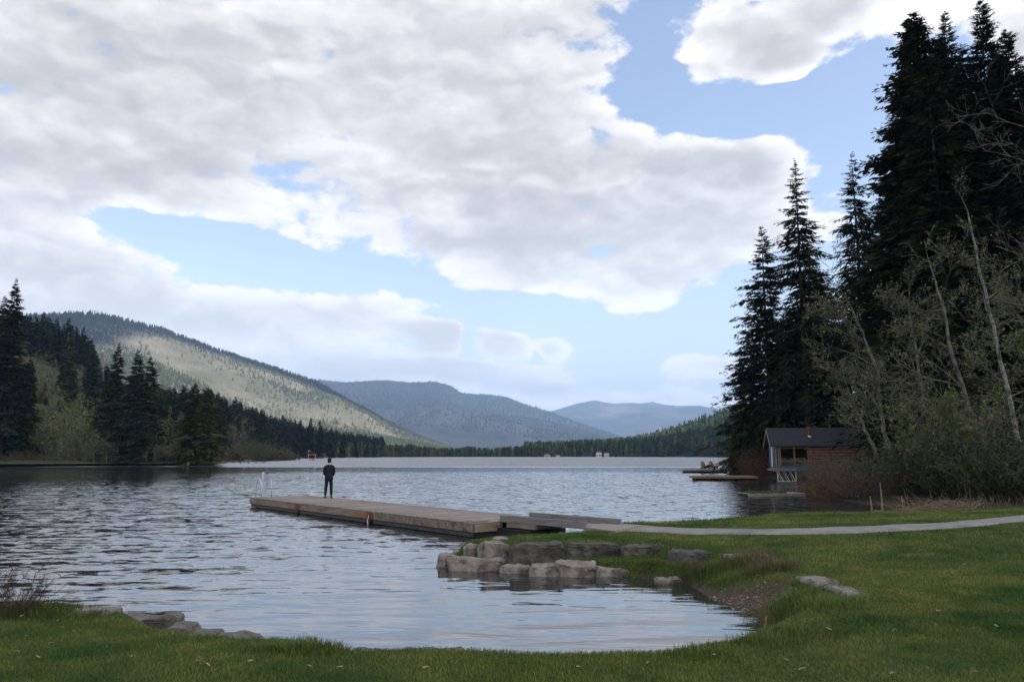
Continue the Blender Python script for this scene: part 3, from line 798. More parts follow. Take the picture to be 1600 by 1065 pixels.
# ------------------------------------------------------------------ plants: generators
def conifer_np(seed, H, R, z0, levels, per, pts=7, droop=.30, pw=.8, twig=1.0, sparse=0.0, leafw=.24, up=0.0, clump=.35):
    """needle sprays of one conifer: returns vertices and tint; whorled drooping boughs with side twigs"""
    rg = np.random.default_rng(seed)
    zl = z0 + (H - z0) * (np.linspace(0, 1, levels) ** .86)
    zb = np.repeat(zl, per) + rg.normal(0, (H - z0) / levels * .5, levels * per)
    az = rg.uniform(0, 2 * np.pi, len(zb))
    f = np.clip((H - zb) / (H - z0), 0, 1)
    lump = 1 + clump * fbm(az * 1.4 + seed * 7.3, zb / (H * .07), 3, seed)
    Lb = (R * f ** pw * lump * rg.uniform(.5, 1.15, len(zb))) * np.minimum(1, .45 + 1.6 * (1 - f) + .55) + .10
    if sparse: Lb = np.where(rg.random(len(zb)) < sparse, Lb * .35, Lb)
    k = (zb < H - .1); zb, az, Lb, f = zb[k], az[k], Lb[k], f[k]; nb = len(zb)
    pitch = np.interp(f, [0, .25, 1], [.55 + up, .12 + up, -.18 + up]) + rg.normal(0, .1, nb)
    t = np.linspace(.16, 1, pts)[None, :] + rg.uniform(-.06, .06, (nb, pts)); t = np.clip(t, .05, 1)
    Lx = Lb[:, None]
    hor = Lx * t * np.cos(pitch)[:, None]
    dz = Lx * (np.sin(pitch)[:, None] * t - droop * t ** 2 + droop * .45 * t ** 4)
    px = hor * np.cos(az)[:, None]; py = hor * np.sin(az)[:, None]; pz = zb[:, None] + dz
    c = np.stack([px, py, pz], -1)                                   # nb, pts, 3
    bd = np.stack([np.cos(az), np.sin(az), np.tan(pitch) * .6], -1)[:, None, :]
    sd = np.stack([-np.sin(az), np.cos(az), 0 * az], -1)[:, None, :]
    out = []; tn = []
    shade = rg.uniform(.7, 1.35, (nb, 1))
    for side in (-1, 1, 0, -1, 1):
        tl = (np.minimum(.42 * Lx * (1.12 - t) + .28 * (.3 + .7 * np.minimum(1, f * 3))[:, None], 1.5) * rg.uniform(.6, 1.25, (nb, pts)) * twig)
        if side == 0: tl = tl * .8
        ang = rg.uniform(.5, 1.15, (nb, pts)) * side
        d = bd * np.cos(ang)[..., None] + sd * np.sin(ang)[..., None]
        d = d + np.array([0, 0, -1.0]) * (rg.uniform(.05, .75, (nb, pts)) * (droop * 2.2 if up <= 0 else .3))[..., None]
        d = d / np.linalg.norm(d, axis=-1, keepdims=True)
        w = np.cross(d, rg.normal(0, 1, (nb, pts, 3)) * .55 + np.array([0, 0, 1.0])); w = w / (np.linalg.norm(w, axis=-1, keepdims=True) + 1e-6)
        off = rg.normal(0, .05, (nb, pts, 3)) * Lx[..., None] * .5
        b = c + off
        wd = (tl * leafw * .5)[..., None]
        tip = b + d * tl[..., None]
        mid = b + d * (tl * rg.uniform(.3, .5, (nb, pts)))[..., None]
        tri = np.stack([b - w * wd * .4, mid + w * wd, tip, b + w * wd * .4, tip, mid - w * wd], -2)
        out.append(tri.reshape(-1, 3)); tn.append(np.repeat((shade * rg.uniform(.75, 1.25, (nb, pts))).ravel(), 6))
    # bough stems
    a0 = np.stack([0 * az, 0 * az, zb], -1); e = c[:, -1]; m = c[:, pts // 2]; w = sd[:, 0] * (.02 + Lb[:, None] * .012)
    out.append(np.stack([a0 - w, a0 + w, m, m - w * .7, m + w * .7, e], 1).reshape(-1, 3)); tn.append(np.full(nb * 6, .8))
    return np.concatenate(out), np.concatenate(tn)


def fir_mass(name, x, y, z, h, ti, mat, label, seed):
    """a wood of many small firs, each a cone of drooping sprays"""
    rg = np.random.default_rng(seed); T = []
    for q in range(6):
        V, tn = conifer_np(900 + q, 10.0, 2.1, .5, 17, 5, pts=2, droop=.3, pw=.85, twig=1.9, leafw=.62)
        T.append((V, tn))
    Vs, Ts = [], []
    for i in range(len(x)):
        V, tn = T[i % 6]; a = rg.uniform(0, 6.28); k = h[i] / 10; wv = k * rg.uniform(.8, 1.25); c, s_ = math.cos(a) * wv, math.sin(a) * wv
        Vs.append(np.stack([V[:, 0] * c - V[:, 1] * s_ + x[i], V[:, 0] * s_ + V[:, 1] * c + y[i], V[:, 2] * k + z[i]], -1).astype(np.float32)); Ts.append(tn[:, None] * ti[i][None])
    V = np.concatenate(Vs); o = mesh_np(name, V, tris=np.arange(len(V)).reshape(-1, 3), mat=mat, tint=np.concatenate(Ts)); return tag(o, label, None, None, 'stuff')


def trunk_mb(H, r, lean=0.0, z0=-.6):
    m = MB(); pts = []; rs = []
    for i in range(9):
        f = i / 8; pts.append((math.sin(f * 5 + H) * .05 * f * H * .1 + lean * f, math.cos(f * 4 + H) * .03 * H * .1 * f, z0 + (H * .985 - z0) * f))
        rs.append(max(.02, r * (1 - f) ** .85 * (1.35 if i == 0 else 1)))
    return m.tube(pts, rs, 8)


def conifer(name, x, y, H, R, seed, label, group, z0=.12, dens=1.0, mat='fir', tw=1.0, colour=1.0, zbase=None, **kw):
    zb = lz(x, y) if zbase is None else zbase
    o = empty(name, (x, y, zb), random.Random(seed).uniform(0, 6.28), label, 'tree', group)
    trunk_mb(H, max(.12, H * .0105)).build('trunk', M['bark'], o)
    lev = max(18, int(H * 2.0 * dens)); per = kw.pop('per', 6)
    V, tn = conifer_np(seed, H, R, H * z0, lev, per, twig=tw, **kw)
    mesh_np('crown', V, tris=np.arange(len(V)).reshape(-1, 3), mat=M[mat], parent=o, tint=tn * colour)
    return o


def seg_mesh(name, segs, mat, parent=None, sides=4):
    A = np.array([s[0] for s in segs], float); B = np.array([s[1] for s in segs], float)
    ra = np.array([s[2] for s in segs], float); rb = np.array([s[3] for s in segs], float)
    d = B - A; d /= (np.linalg.norm(d, axis=1)[:, None] + 1e-9)
    ref = np.where(np.abs(d[:, 2:3]) > .9, np.array([[1., 0, 0]]), np.array([[0, 0, 1.]]))
    u = np.cross(d, ref); u /= np.linalg.norm(u, axis=1)[:, None]; v = np.cross(d, u)
    B = B + d * rb[:, None] * .3
    k = np.arange(sides) * 2 * np.pi / sides
    ring = u[:, None] * np.cos(k)[None, :, None] + v[:, None] * np.sin(k)[None, :, None]
    V = np.concatenate([A[:, None] + ring * ra[:, None, None], B[:, None] + ring * rb[:, None, None]], 1).reshape(-1, 3)
    base = (np.arange(len(A)) * 2 * sides)[:, None]; j = np.arange(sides)
    Q = np.stack([base + j, base + (j + 1) % sides, base + sides + (j + 1) % sides, base + sides + j], -1).reshape(-1, 4)
    return mesh_np(name, V, quads=Q, mat=mat, parent=parent, smooth=True)


def leaf_mesh(name, pts, size, mat, seed, parent=None, tint=1.0):
    rg = np.random.default_rng(seed); pts = np.asarray(pts, float); n = len(pts)
    s = size * rg.uniform(.6, 1.4, n)[:, None]
    a = rg.normal(0, 1, (n, 3)); a /= np.linalg.norm(a, axis=1)[:, None]
    b = np.cross(a, rg.normal(0, 1, (n, 3))); b /= np.linalg.norm(b, axis=1)[:, None]
    V = np.stack([pts, pts + a * s * .6 + b * s * .4, pts + a * s * 1.2, pts + a * s * .6 - b * s * .4], 1).reshape(-1, 3)
    return mesh_np(name, V, quads=np.arange(4 * n).reshape(-1, 4), mat=mat, parent=parent, tint=np.repeat(rg.uniform(.65, 1.35, n) * tint, 4))


class Bare:
    """branching skeleton of a leafless tree"""
    def __init__(self, seed, rmin=.012): self.r = random.Random(seed); self.segs = []; self.leaf = []; self.rmin = rmin

    def limb(self, p, d, L, r, depth, kids, grav=.0, curl=.35, leafp=.5):
        R = self.r; n = max(3, int(3 + L / .8)) if depth else 3; n = min(n, 8)
        p = Vector(p); d = Vector(d).normalized(); pts = [p.copy()]
        for i in range(n):
            d = (d + Vector((R.gauss(0, 1), R.gauss(0, 1), R.gauss(0, 1) + grav)) * curl / (n ** .5) * .6).normalized()
            q = p + d * L / n; r0 = max(self.rmin, r * (1 - i / n * .7)); r1 = max(self.rmin * .8, r * (1 - (i + 1) / n * .7))
            self.segs.append((tuple(p), tuple(q), r0, r1)); p = q; pts.append((q.copy(), d.copy(), r1, (i + 1) / n))
        if depth > 0:
            for j in range(kids[0]):
                q, dd, rr, f = pts[1:][min(n - 1, int(R.uniform(.15, 1) * n))] if n > 1 else pts[1]
                ax = dd.orthogonal().normalized(); ax.rotate(Matrix.Rotation(R.uniform(0, 6.28), 3, dd))
                nd = (dd * R.uniform(.5, 1.0) + ax * R.uniform(.5, 1.1) + Vector((0, 0, .18 + grav * .5))).normalized()
                self.limb(q, nd, L * R.uniform(.38, .68), rr * .62, depth - 1, kids[1:] or kids, grav, curl, leafp)
        else:
            for q in pts[1:]:
                if R.random() < leafp:
                    for _ in range(2): self.leaf.append(tuple(q[0] + Vector((R.gauss(0, .06), R.gauss(0, .06), R.gauss(0, .06)))))


def bare_tree(name, pts, r0, seed, label, group, n_limbs=10, limb_len=3.5, mat='pale_bark', kids=(5, 5, 4), depth=3, leafp=.4, leafs=.09, start=.35, side=None,
              leafmat='leaf', rmin=.012, grav=.05, taper=.75, leaftint=1.0):
    """pts: trunk centre line in world space"""
    base = Vector(pts[0]); o = empty(name, base, 0, label, 'tree', group); b = Bare(seed, rmin); R = b.r
    pts = [Vector(p) - base for p in pts]; fine = []
    for i in range(len(pts) - 1):
        for k in range(4): fine.append(pts[i].lerp(pts[i + 1], k / 4))
    fine.append(pts[-1]); n = len(fine)
    fine = [p + Vector((R.gauss(0, .03), R.gauss(0, .03), 0)) * (1 if 0 < i < n - 1 else 0) for i, p in enumerate(fine)]
    rs = [max(.025, r0 * (1 - taper * i / (n - 1))) for i in range(n)]
    t = MB().tube([(fine[0].x, fine[0].y, fine[0].z - .5)] + fine, [rs[0] * 1.2] + rs, 8).build('trunk', M[mat], o, True)
    for k in range(n_limbs):
        f = start + (1 - start) * (k + R.random()) / n_limbs; i = min(n - 1, int(f * (n - 1)))
        dd = (fine[min(i + 1, n - 1)] - fine[max(i - 1, 0)]).normalized()
        ax = Vector((R.gauss(0, 1), R.gauss(0, 1), 0)).normalized()
        if side is not None and R.random() < .7: ax = Vector((side + R.gauss(0, .3), R.gauss(0, .7), 0)).normalized()
        nd = (ax + dd * R.uniform(.2, .9)).normalized()
        b.limb(fine[i], nd, limb_len * R.uniform(.55, 1.1) * (1.1 - .5 * f), rs[i] * .5, depth, list(kids), grav, .4, leafp)
    b.limb(fine[-1], dd, limb_len * .6, rs[-1] * .8, max(1, depth - 1), list(kids), grav, .4, leafp)
    seg_mesh('branches', b.segs, M[mat if mat != 'white_bark' else 'twig'], o, 4)
    if b.leaf: leaf_mesh('crown', b.leaf, leafs, M[leafmat], seed, o, leaftint)
    return o


def shrub(name, c, rx, ry, h, seed, label, n_stem=60, twigs=6, mat='twig', leafmat=None, n_leaf=0, leafs=.1, group=None, lean=.7, rmin=.008, leaftint=1.0, low=.15, arch=.25, cat='shrub'):
    c = Vector(c); o = empty(name, c, 0, label, cat, group); R = random.Random(seed); segs = []; lp = []
    for s in range(n_stem):
        a = R.uniform(0, 6.28); q = R.random() ** .5
        p = Vector((math.cos(a) * rx * q * .75, math.sin(a) * ry * q * .75, -.15))
        d = Vector((math.cos(a) * q * lean + R.gauss(0, .2), math.sin(a) * q * lean + R.gauss(0, .2), 1)).normalized()
        L = h * R.uniform(.55, 1.12) * (1.05 - .35 * q); r = rmin * R.uniform(1.2, 2.2); n = 5; ps = []
        for i in range(n):
            d = (d + Vector((R.gauss(0, .14), R.gauss(0, .14), R.gauss(0, .08) - arch * .3 * i / n))).normalized()
            e = p + d * L / n; segs.append((tuple(p), tuple(e), max(rmin, r * (1 - i / n)), max(rmin * .7, r * (1 - (i + 1) / n)))); p = e; ps.append((p.copy(), d.copy()))
            if i > n * low: lp.append(p.copy())
        for k in range(twigs):
            b, dd = R.choice(ps); tl = L * R.uniform(.12, .34)
            nd = (dd + Vector((R.gauss(0, .7), R.gauss(0, .7), R.gauss(.1, .4)))).normalized(); m = b + nd * tl * .5
            e = m + (nd + Vector((R.gauss(0, .35), R.gauss(0, .35), R.gauss(0, .3)))).normalized() * tl * .5
            segs.append((tuple(b), tuple(m), rmin, rmin * .8)); segs.append((tuple(m), tuple(e), rmin * .8, rmin * .5)); lp.append(m); lp.append(e)
    seg_mesh('stems', segs, M[mat], o, 3)
    if n_leaf:
        pts = [R.choice(lp) + Vector((R.gauss(0, .09), R.gauss(0, .09), R.gauss(0, .09))) * (h * .25 + .2) for _ in range(n_leaf)]
        pts = [p for p in pts if p.z > .02]
        leaf_mesh('foliage', pts, leafs, M[leafmat], seed, o, leaftint)
    return o


fir_mass('forest', *SLOPE, M['mass_tree'], 'dark conifer forest on the slope behind the left shore', 8)

# ------------------------------------------------------------------ right shore: big conifers
GR = 'tall conifers on the right shore'
#  top px, top py, dist, radius, crown start, style, label
RT = [
    ('fir_tree', 1241, 246, 88, 6.2, .20, dict(droop=.42, sparse=.30, leafw=.20, dens=.95, pw=.95, per=6), 'fir', 'slender fir with thin open spire standing behind the cabin roof'),
    ('fir_tree', 1190, 351, 93, 5.6, .10, dict(droop=.34, dens=1.05, pw=.8, clump=.5), 'fir', 'shorter fir left of the slender spire with a knobbly top'),
    ('fir_tree', 1331, 236, 80, 6.0, .16, dict(droop=.46, sparse=.15, leafw=.20, dens=.9, pw=.9), 'fir', 'fir with layered drooping boughs between the spire and the cedar'),
    ('cedar_tree', 1424, 22, 62, 4.6, .08, dict(droop=.36, dens=1.5, per=8, leafw=.36, pw=.55, clump=.55), 'cedar', 'tall cedar with ragged leafy edge against the blue sky'),
    ('cedar_tree', 1462, 60, 66, 4.8, .08, dict(droop=.36, dens=1.3, per=8, leafw=.36, pw=.55, clump=.5), 'cedar', 'dark broad cedar just behind the tallest ragged cedar'),
    ('fir_tree', 1476, 18, 70, 4.6, .12, dict(droop=.38, dens=1.1, pw=.7), 'fir', 'fir with nodding top between the cedar and the pointed fir'),
    ('fir_tree', 1531, 1, 60, 4.4, .10, dict(droop=.22, dens=1.3, up=.12, pw=.62, per=7), 'fir', 'tallest pointed fir with upswept tips near the frame edge'),
    ('fir_tree', 1572, 48, 57, 4.0, .10, dict(droop=.24, dens=1.3, up=.08, pw=.6, per=7), 'fir', 'fir right beside the pointed fir with white cloud behind'),
    ('fir_tree', 1625, 80, 54, 4.4, .08, dict(droop=.34, dens=1.2, pw=.6), 'fir', 'dark fir cut by the edge of the frame'),
    ('fir_tree', 1382, 300, 72, 4.6, .10, dict(droop=.4, dens=1.2, pw=.65, per=7), 'fir', 'dark fir below the cedar edge and beside the layered fir'),
    ('fir_tree', 1288, 420, 98, 5.4, .16, dict(droop=.4, dens=1.0, pw=.75), 'fir', 'lower fir filling between spire and layered fir'),
    ('fir_tree', 1500, 230, 76, 5.5, .08, dict(droop=.36, dens=1.1, pw=.6, per=7), 'fir', 'shaded fir deep in the grove behind the birch'),
    ('fir_tree', 1430, 260, 84, 5.5, .08, dict(droop=.36, dens=1.0, pw=.6, per=7), 'fir', 'shaded fir deep in the grove behind the cabin end'),
    ('fir_tree', 1560, 200, 72, 5.5, .08, dict(droop=.36, dens=1.0, pw=.6, per=7), 'fir', 'shaded fir in the grove behind the shrubs at the frame edge'),
    ('fir_tree', 1215, 520, 104, 5.5, .04, dict(droop=.4, dens=1.0, pw=.75), 'fir', 'low dark fir behind the left gable of the cabin'),
    ('fir_tree', 1166, 500, 98, 5.2, .03, dict(droop=.30, dens=1.1, pw=.85, sparse=.2), 'fir', 'fir with long boughs reaching out over the lake'),
    ('fir_tree', 1340, 470, 92, 5.0, .22, dict(droop=.4, dens=1.0, pw=.7), 'fir', 'fir with bare lower trunk behind the middle of the cabin roof'),
    ('fir_tree', 1400, 420, 95, 5.4, .10, dict(droop=.4, dens=1.0, pw=.65), 'fir', 'fir behind the far end of the cabin roof'),
    ('fir_tree', 1262, 380, 112, 5.0, .30, dict(droop=.4, dens=.9, pw=.7), 'fir', 'fir with tall bare trunk seen above the chimney'),
    ('fir_tree', 1480, 400, 104, 6.5, .05, dict(droop=.4, dens=.8, pw=.6), 'fir', 'shaded fir far back in the grove above the leaning alder'),
    ('fir_tree', 1400, 150, 68, 4.2, .08, dict(droop=.36, dens=1.2, pw=.6, per=7), 'fir', 'fir filling the lake side of the grove under the cedar tip'),
    ('fir_tree', 1448, 95, 58, 4.0, .08, dict(droop=.36, dens=1.2, pw=.6, per=7), 'fir', 'shaded fir in front of the nodding fir'),
    ('fir_tree', 1503, 70, 63, 4.4, .08, dict(droop=.32, dens=1.2, pw=.55, per=7), 'fir', 'fir filling the notch between nodding fir and pointed fir'),
    ('fir_tree', 1552, 95, 62, 4.4, .08, dict(droop=.32, dens=1.2, pw=.55, per=7), 'fir', 'shaded fir below the pointed fir near the frame edge'),
    ('fir_tree', 1602, 110, 58, 4.6, .08, dict(droop=.32, dens=1.2, pw=.55, per=7), 'fir', 'shaded fir behind the bare boughs at the frame edge'),
    ('fir_tree', 1650, 60, 56, 4.8, .08, dict(droop=.32, dens=1.0, pw=.55, per=7), 'fir', 'dark fir outside the frame edge'),
    ('fir_tree', 1600, 330, 88, 6.5, .05, dict(droop=.4, dens=.8, pw=.6), 'fir', 'shaded fir far back in the grove beside the birch'),
]
for i, (nm, px, py, d, Rr, z0, kw, mt_, lb) in enumerate(RT):
    p = PD(px, py, d); zb = lz(p.x, p.y)
    conifer(nm, p.x, p.y, p.z - zb, Rr * (1.5 if mt_ == 'cedar' else 1.3), 100 + i, lb, GR, z0=z0, mat=mt_, tw=.95, **kw)
p = PD(1152, 640, 93)
conifer('fir_tree', p.x, p.y, p.z - lz(p.x, p.y), 2.3, 151, 'small yellow green fir at the water beside the two docks', GR, z0=.02, mat='mossy_fir', dens=2.2, tw=.8, droop=.3)
for k, (px, d, lb) in enumerate([(1236, 96, 'bare grey trunk behind the cabin left of the chimney'), (1249, 93, 'pale bare trunk rising behind the cabin chimney'), (1282, 99, 'thin dark trunk behind the cabin roof right of the chimney')]):
    p = PD(px, 700, d); zb = lz(p.x, p.y); o = empty('fir_tree', (p.x, p.y, zb), 0, lb, 'tree', GR)
    trunk_mb(15, .34 - .06 * k).build('trunk', M['pale_bark' if k < 2 else 'bark'], o)
    V, tn = conifer_np(300 + k, 19, 3.2, 11.5, 22, 6); mesh_np('crown', V, tris=np.arange(len(V)).reshape(-1, 3), mat=M['fir'], parent=o, tint=tn)

# ------------------------------------------------------------------ right shore: bare and budding trees
GB = 'leafless trees over the right bank'
def path3(lst): return [PD(px, py, d) for px, py, d in lst]
def rooted(lst):
    q = path3(lst); q[0].z = lz(q[0].x, q[0].y); return q


bare_tree('alder_tree', rooted([(1403, 752, 47), (1394, 715, 47), (1381, 676, 47.5), (1376, 640, 48), (1372, 585, 48), (1352, 530, 48.5), (1330, 480, 49)]), .17, 401,
          'leaning alder whose trunk crosses the far end of the cabin', GB, 9, 4.4, side=-1, start=.42, leafp=.32, leafs=.10, kids=(5, 4, 4))
bare_tree('alder_tree', rooted([(1380, 735, 50), (1366, 700, 50), (1352, 672, 50.5), (1338, 640, 51), (1322, 600, 51)]), .15, 402,
          'short crooked alder leaning over the cabin roof', GB, 7, 2.4, side=-1, start=.5, leafp=.2, leafs=.09, kids=(5, 4, 4))
bare_tree('alder_tree', rooted([(1556, 742, 41), (1545, 705, 41), (1530, 680, 41.5), (1508, 620, 42), (1488, 560, 42), (1478, 500, 42.5), (1462, 440, 43)]), .20, 403,
          'grey barked alder leaning left in front of the dark grove', GB, 9, 4.4, side=-1, start=.35, leafp=.3, leafs=.10, kids=(5, 4, 4))
bare_tree('birch_tree', rooted([(1598, 735, 38), (1594, 700, 38), (1577, 620, 38.3), (1560, 545, 38.5), (1542, 470, 39), (1527, 400, 39), (1512, 330, 39)]), .135, 404,
          'white barked birch with tall leaning trunk at the frame edge', GB, 9, 2.8, mat='white_bark', rmin=.009, start=.3, leafp=.3, leafs=.09, kids=(4, 4, 3), grav=.02)
bare_tree('alder_tree', rooted([(1462, 748, 52), (1455, 690, 52), (1442, 620, 52), (1432, 550, 52.5), (1420, 480, 53)]), .16, 405,
          'mossy alder in the middle of the leafless trees', GB, 9, 4.0, start=.3, leafp=.35, leafs=.10, kids=(5, 4, 4))
bare_tree('alder_tree', rooted([(1690, 745, 33), (1680, 600, 33), (1660, 450, 33.2), (1650, 300, 33.5), (1640, 180, 33.5)]), .20, 406,
          'leafless tree outside the frame edge reaching in with bare boughs', GB, 10, 4.2, side=-1, start=.3, leafp=.1, leafs=.06, kids=(4, 3, 3), mat='pale_bark', rmin=.009)
bare_tree('alder_tree', rooted([(1640, 745, 45), (1625, 640, 45), (1612, 540, 45), (1600, 470, 45)]), .16, 407,
          'twiggy alder behind the white birch', GB, 11, 4.0, side=-1, start=.2, leafp=.5, leafs=.12, kids=(5, 5, 4))
bare_tree('willow_tree', rooted([(1500, 752, 40), (1490, 720, 40), (1475, 690, 40.3), (1462, 660, 40.5)]), .10, 408,
          'low willow spreading yellow budded boughs over the thicket', GB, 12, 3.6, start=.15, leafp=.6, leafs=.10, kids=(5, 5, 4), leafmat='leaf')

# ------------------------------------------------------------------ right shore: thicket
def at(px, py): return hit(px, py)


GS_ = 'shrubs along the right bank'
def dpos(px, d):
    p = PD(px, 740, d); return Vector((p.x, d, max(lz(p.x, d), 0.0)))


shrub('dogwood_shrub', dpos(1302, 44.5), 1.5, 1.6, 2.0, 501, 'rust brown shrub at the waterline right of the cabin', 130, 6, 'brown_twig', 'rust_leaf', 1300, .09, GS_)
shrub('dogwood_shrub', dpos(1352, 42.5), 1.8, 1.5, 2.0, 502, 'brown shrub dipping into the shaded water', 150, 6, 'twig', 'rust_leaf', 900, .09, GS_, leaftint=.65)
shrub('dogwood_shrub', dpos(1312, 52), 1.8, 1.8, 2.6, 503, 'grey twiggy shrub below the log wall', 210, 8, 'twig', 'dark_leaf', 500, .09, GS_)
shrub('dogwood_shrub', dpos(1276, 60), 1.5, 1.6, 2.2, 504, 'bare twig shrub under the cabin platform', 150, 8, 'twig', None, 0, .09, GS_)
shrub('willow_shrub', dpos(1396, 48), 1.9, 2.0, 2.2, 505, 'olive green shrub reaching up before the cabin wall', 190, 8, 'twig', 'dark_leaf', 7000, .11, GS_, leaftint=1.25)
shrub('willow_shrub', dpos(1440, 45), 2.1, 2.0, 2.5, 506, 'green shrub beneath the leaning alder', 170, 8, 'twig', 'dark_leaf', 7500, .11, GS_, leaftint=1.05)
shrub('willow_shrub', dpos(1460, 42), 2.4, 2.0, 3.4, 507, 'dense green shrub behind the dead reeds', 170, 8, 'twig', 'dark_leaf', 8500, .11, GS_)
shrub('willow_shrub', dpos(1525, 39), 2.4, 2.0, 3.4, 508, 'dense green shrub at the foot of the grey alder', 170, 8, 'twig', 'dark_leaf', 8500, .11, GS_, leaftint=.9)
shrub('willow_shrub', dpos(1590, 36), 2.4, 2.0, 3.1, 509, 'dark green shrub at the foot of the birch', 170, 8, 'twig', 'dark_leaf', 8500, .11, GS_, leaftint=.75)
shrub('willow_shrub', dpos(1660, 34), 2.4, 2.0, 3.0, 510, 'dark green shrub partly outside the frame edge', 150, 8, 'twig', 'dark_leaf', 7000, .11, GS_, leaftint=.7)
shrub('willow_shrub', dpos(1495, 52), 2.6, 2.4, 3.5, 511, 'tall olive thicket shrub between the alders', 200, 8, 'twig', 'dark_leaf', 8000, .13, GS_, leaftint=1.2)
shrub('willow_shrub', dpos(1520, 48), 3.0, 2.4, 3.9, 512, 'tall olive thicket shrub behind the grey alder', 200, 8, 'twig', 'dark_leaf', 8000, .13, GS_, leaftint=1.1)
shrub('willow_shrub', dpos(1595, 45), 3.0, 2.4, 3.7, 513, 'tall dark thicket shrub behind the birch trunk', 180, 8, 'twig', 'dark_leaf', 7000, .13, GS_, leaftint=.8)
shrub('dogwood_shrub', dpos(1196, 86), 3.0, 2.4, 3.6, 514, 'brown twig shrub on the shore left of the cabin', 220, 8, 'brown_twig', 'rust_leaf', 900, .12, GS_, leaftint=.6)
shrub('dogwood_shrub', dpos(1168, 94), 2.6, 2.4, 3.0, 515, 'rust tinged twig shrub beside the far dock', 200, 8, 'brown_twig', 'rust_leaf', 1300, .12, GS_, leaftint=.8)
shrub('willow_shrub', dpos(1185, 96), 2.8, 2.0, 6.0, 516, 'grey green twig shrub under the long fir boughs', 180, 8, 'twig', 'dark_leaf', 2500, .15, GS_)

# dead reeds and stakes in the brown shallows
R = random.Random(61); segs = []
for k in range(230):
    px = R.uniform(1398, 1525); py = R.uniform(788, 801) - (px - 1400) * .03
    b = hit(px, py); b.z = max(b.z, .02); a = R.uniform(0, 3.14); fl = R.random() < .86
    L = R.uniform(.25, .9); d = Vector((math.cos(a), math.sin(a) * .4, R.uniform(-.02, .35) if fl else R.uniform(.8, 2))).normalized()
    e = b + d * L; md = b.lerp(e, .5) + Vector((0, 0, R.uniform(-.04, .12))); segs.append((tuple(b), tuple(md), .008, .007)); segs.append((tuple(md), tuple(e), .007, .004))
for k in range(90):
    px = R.uniform(1520, 1640); b = hit(px, 796 - (px - 1520) * .1 + R.uniform(-8, 1)); d = Vector((R.gauss(0, .3), R.gauss(0, .3), 1)).normalized()
    segs.append((tuple(b), tuple(b + d * R.uniform(.2, .55)), .006, .004))
o = seg_mesh('reeds', segs, M['straw'], None, 3); tag(o, 'broken tan reeds lying at the edge of the brown shallows', 'reeds', None, 'stuff')
for (px, py, hh, lb) in [(1379, 806, 1.35, 'tall tan stake standing in the brown shallows'), (1362, 803, .75, 'short tan stake left of the tall stake'), (1411, 800, .7, 'thin stake among the fallen reeds')]:
    b = P(px, py, -.05); m = MB().tube([(0, 0, -.5), (.01, 0, hh * .5), (.0 - .02, .0, hh)], [.035, .03, .022], 7).build('stake', M['straw']); m.location = b; tag(m, lb, 'stake', 'stakes in the shallows')
for (p0, p1, lb) in [((1363, 798), (1398, 800), 'thin branch floating between the two stakes'), ((1398, 779), (1420, 775), 'crooked dead branch above the reeds'), ((1478, 786), (1502, 772), 'slanting bleached branch leaning over the reeds')]:
    a_ = P(*p0, .12); d0 = a_.y; b_ = PD(*p1, d0)
    m = MB().tube([(0, 0, 0), tuple((b_ - a_) * .5 + Vector((0, .05, .03))), tuple(b_ - a_)], [.035, .028, .015], 6).build('dead_branch', M['straw']); m.location = a_; tag(m, lb, 'branch', 'dead branches in the shallows')
a_ = PD(1400, 752, 42); m = MB().cyl((0, 0, -.1), (-.04, 0, .34), .035, .03).build('marker_post', M['red']); m.location = (a_.x, 41.0, lz(a_.x, 41) + .6); tag(m, 'small red topped marker post at the foot of the alder', 'post')

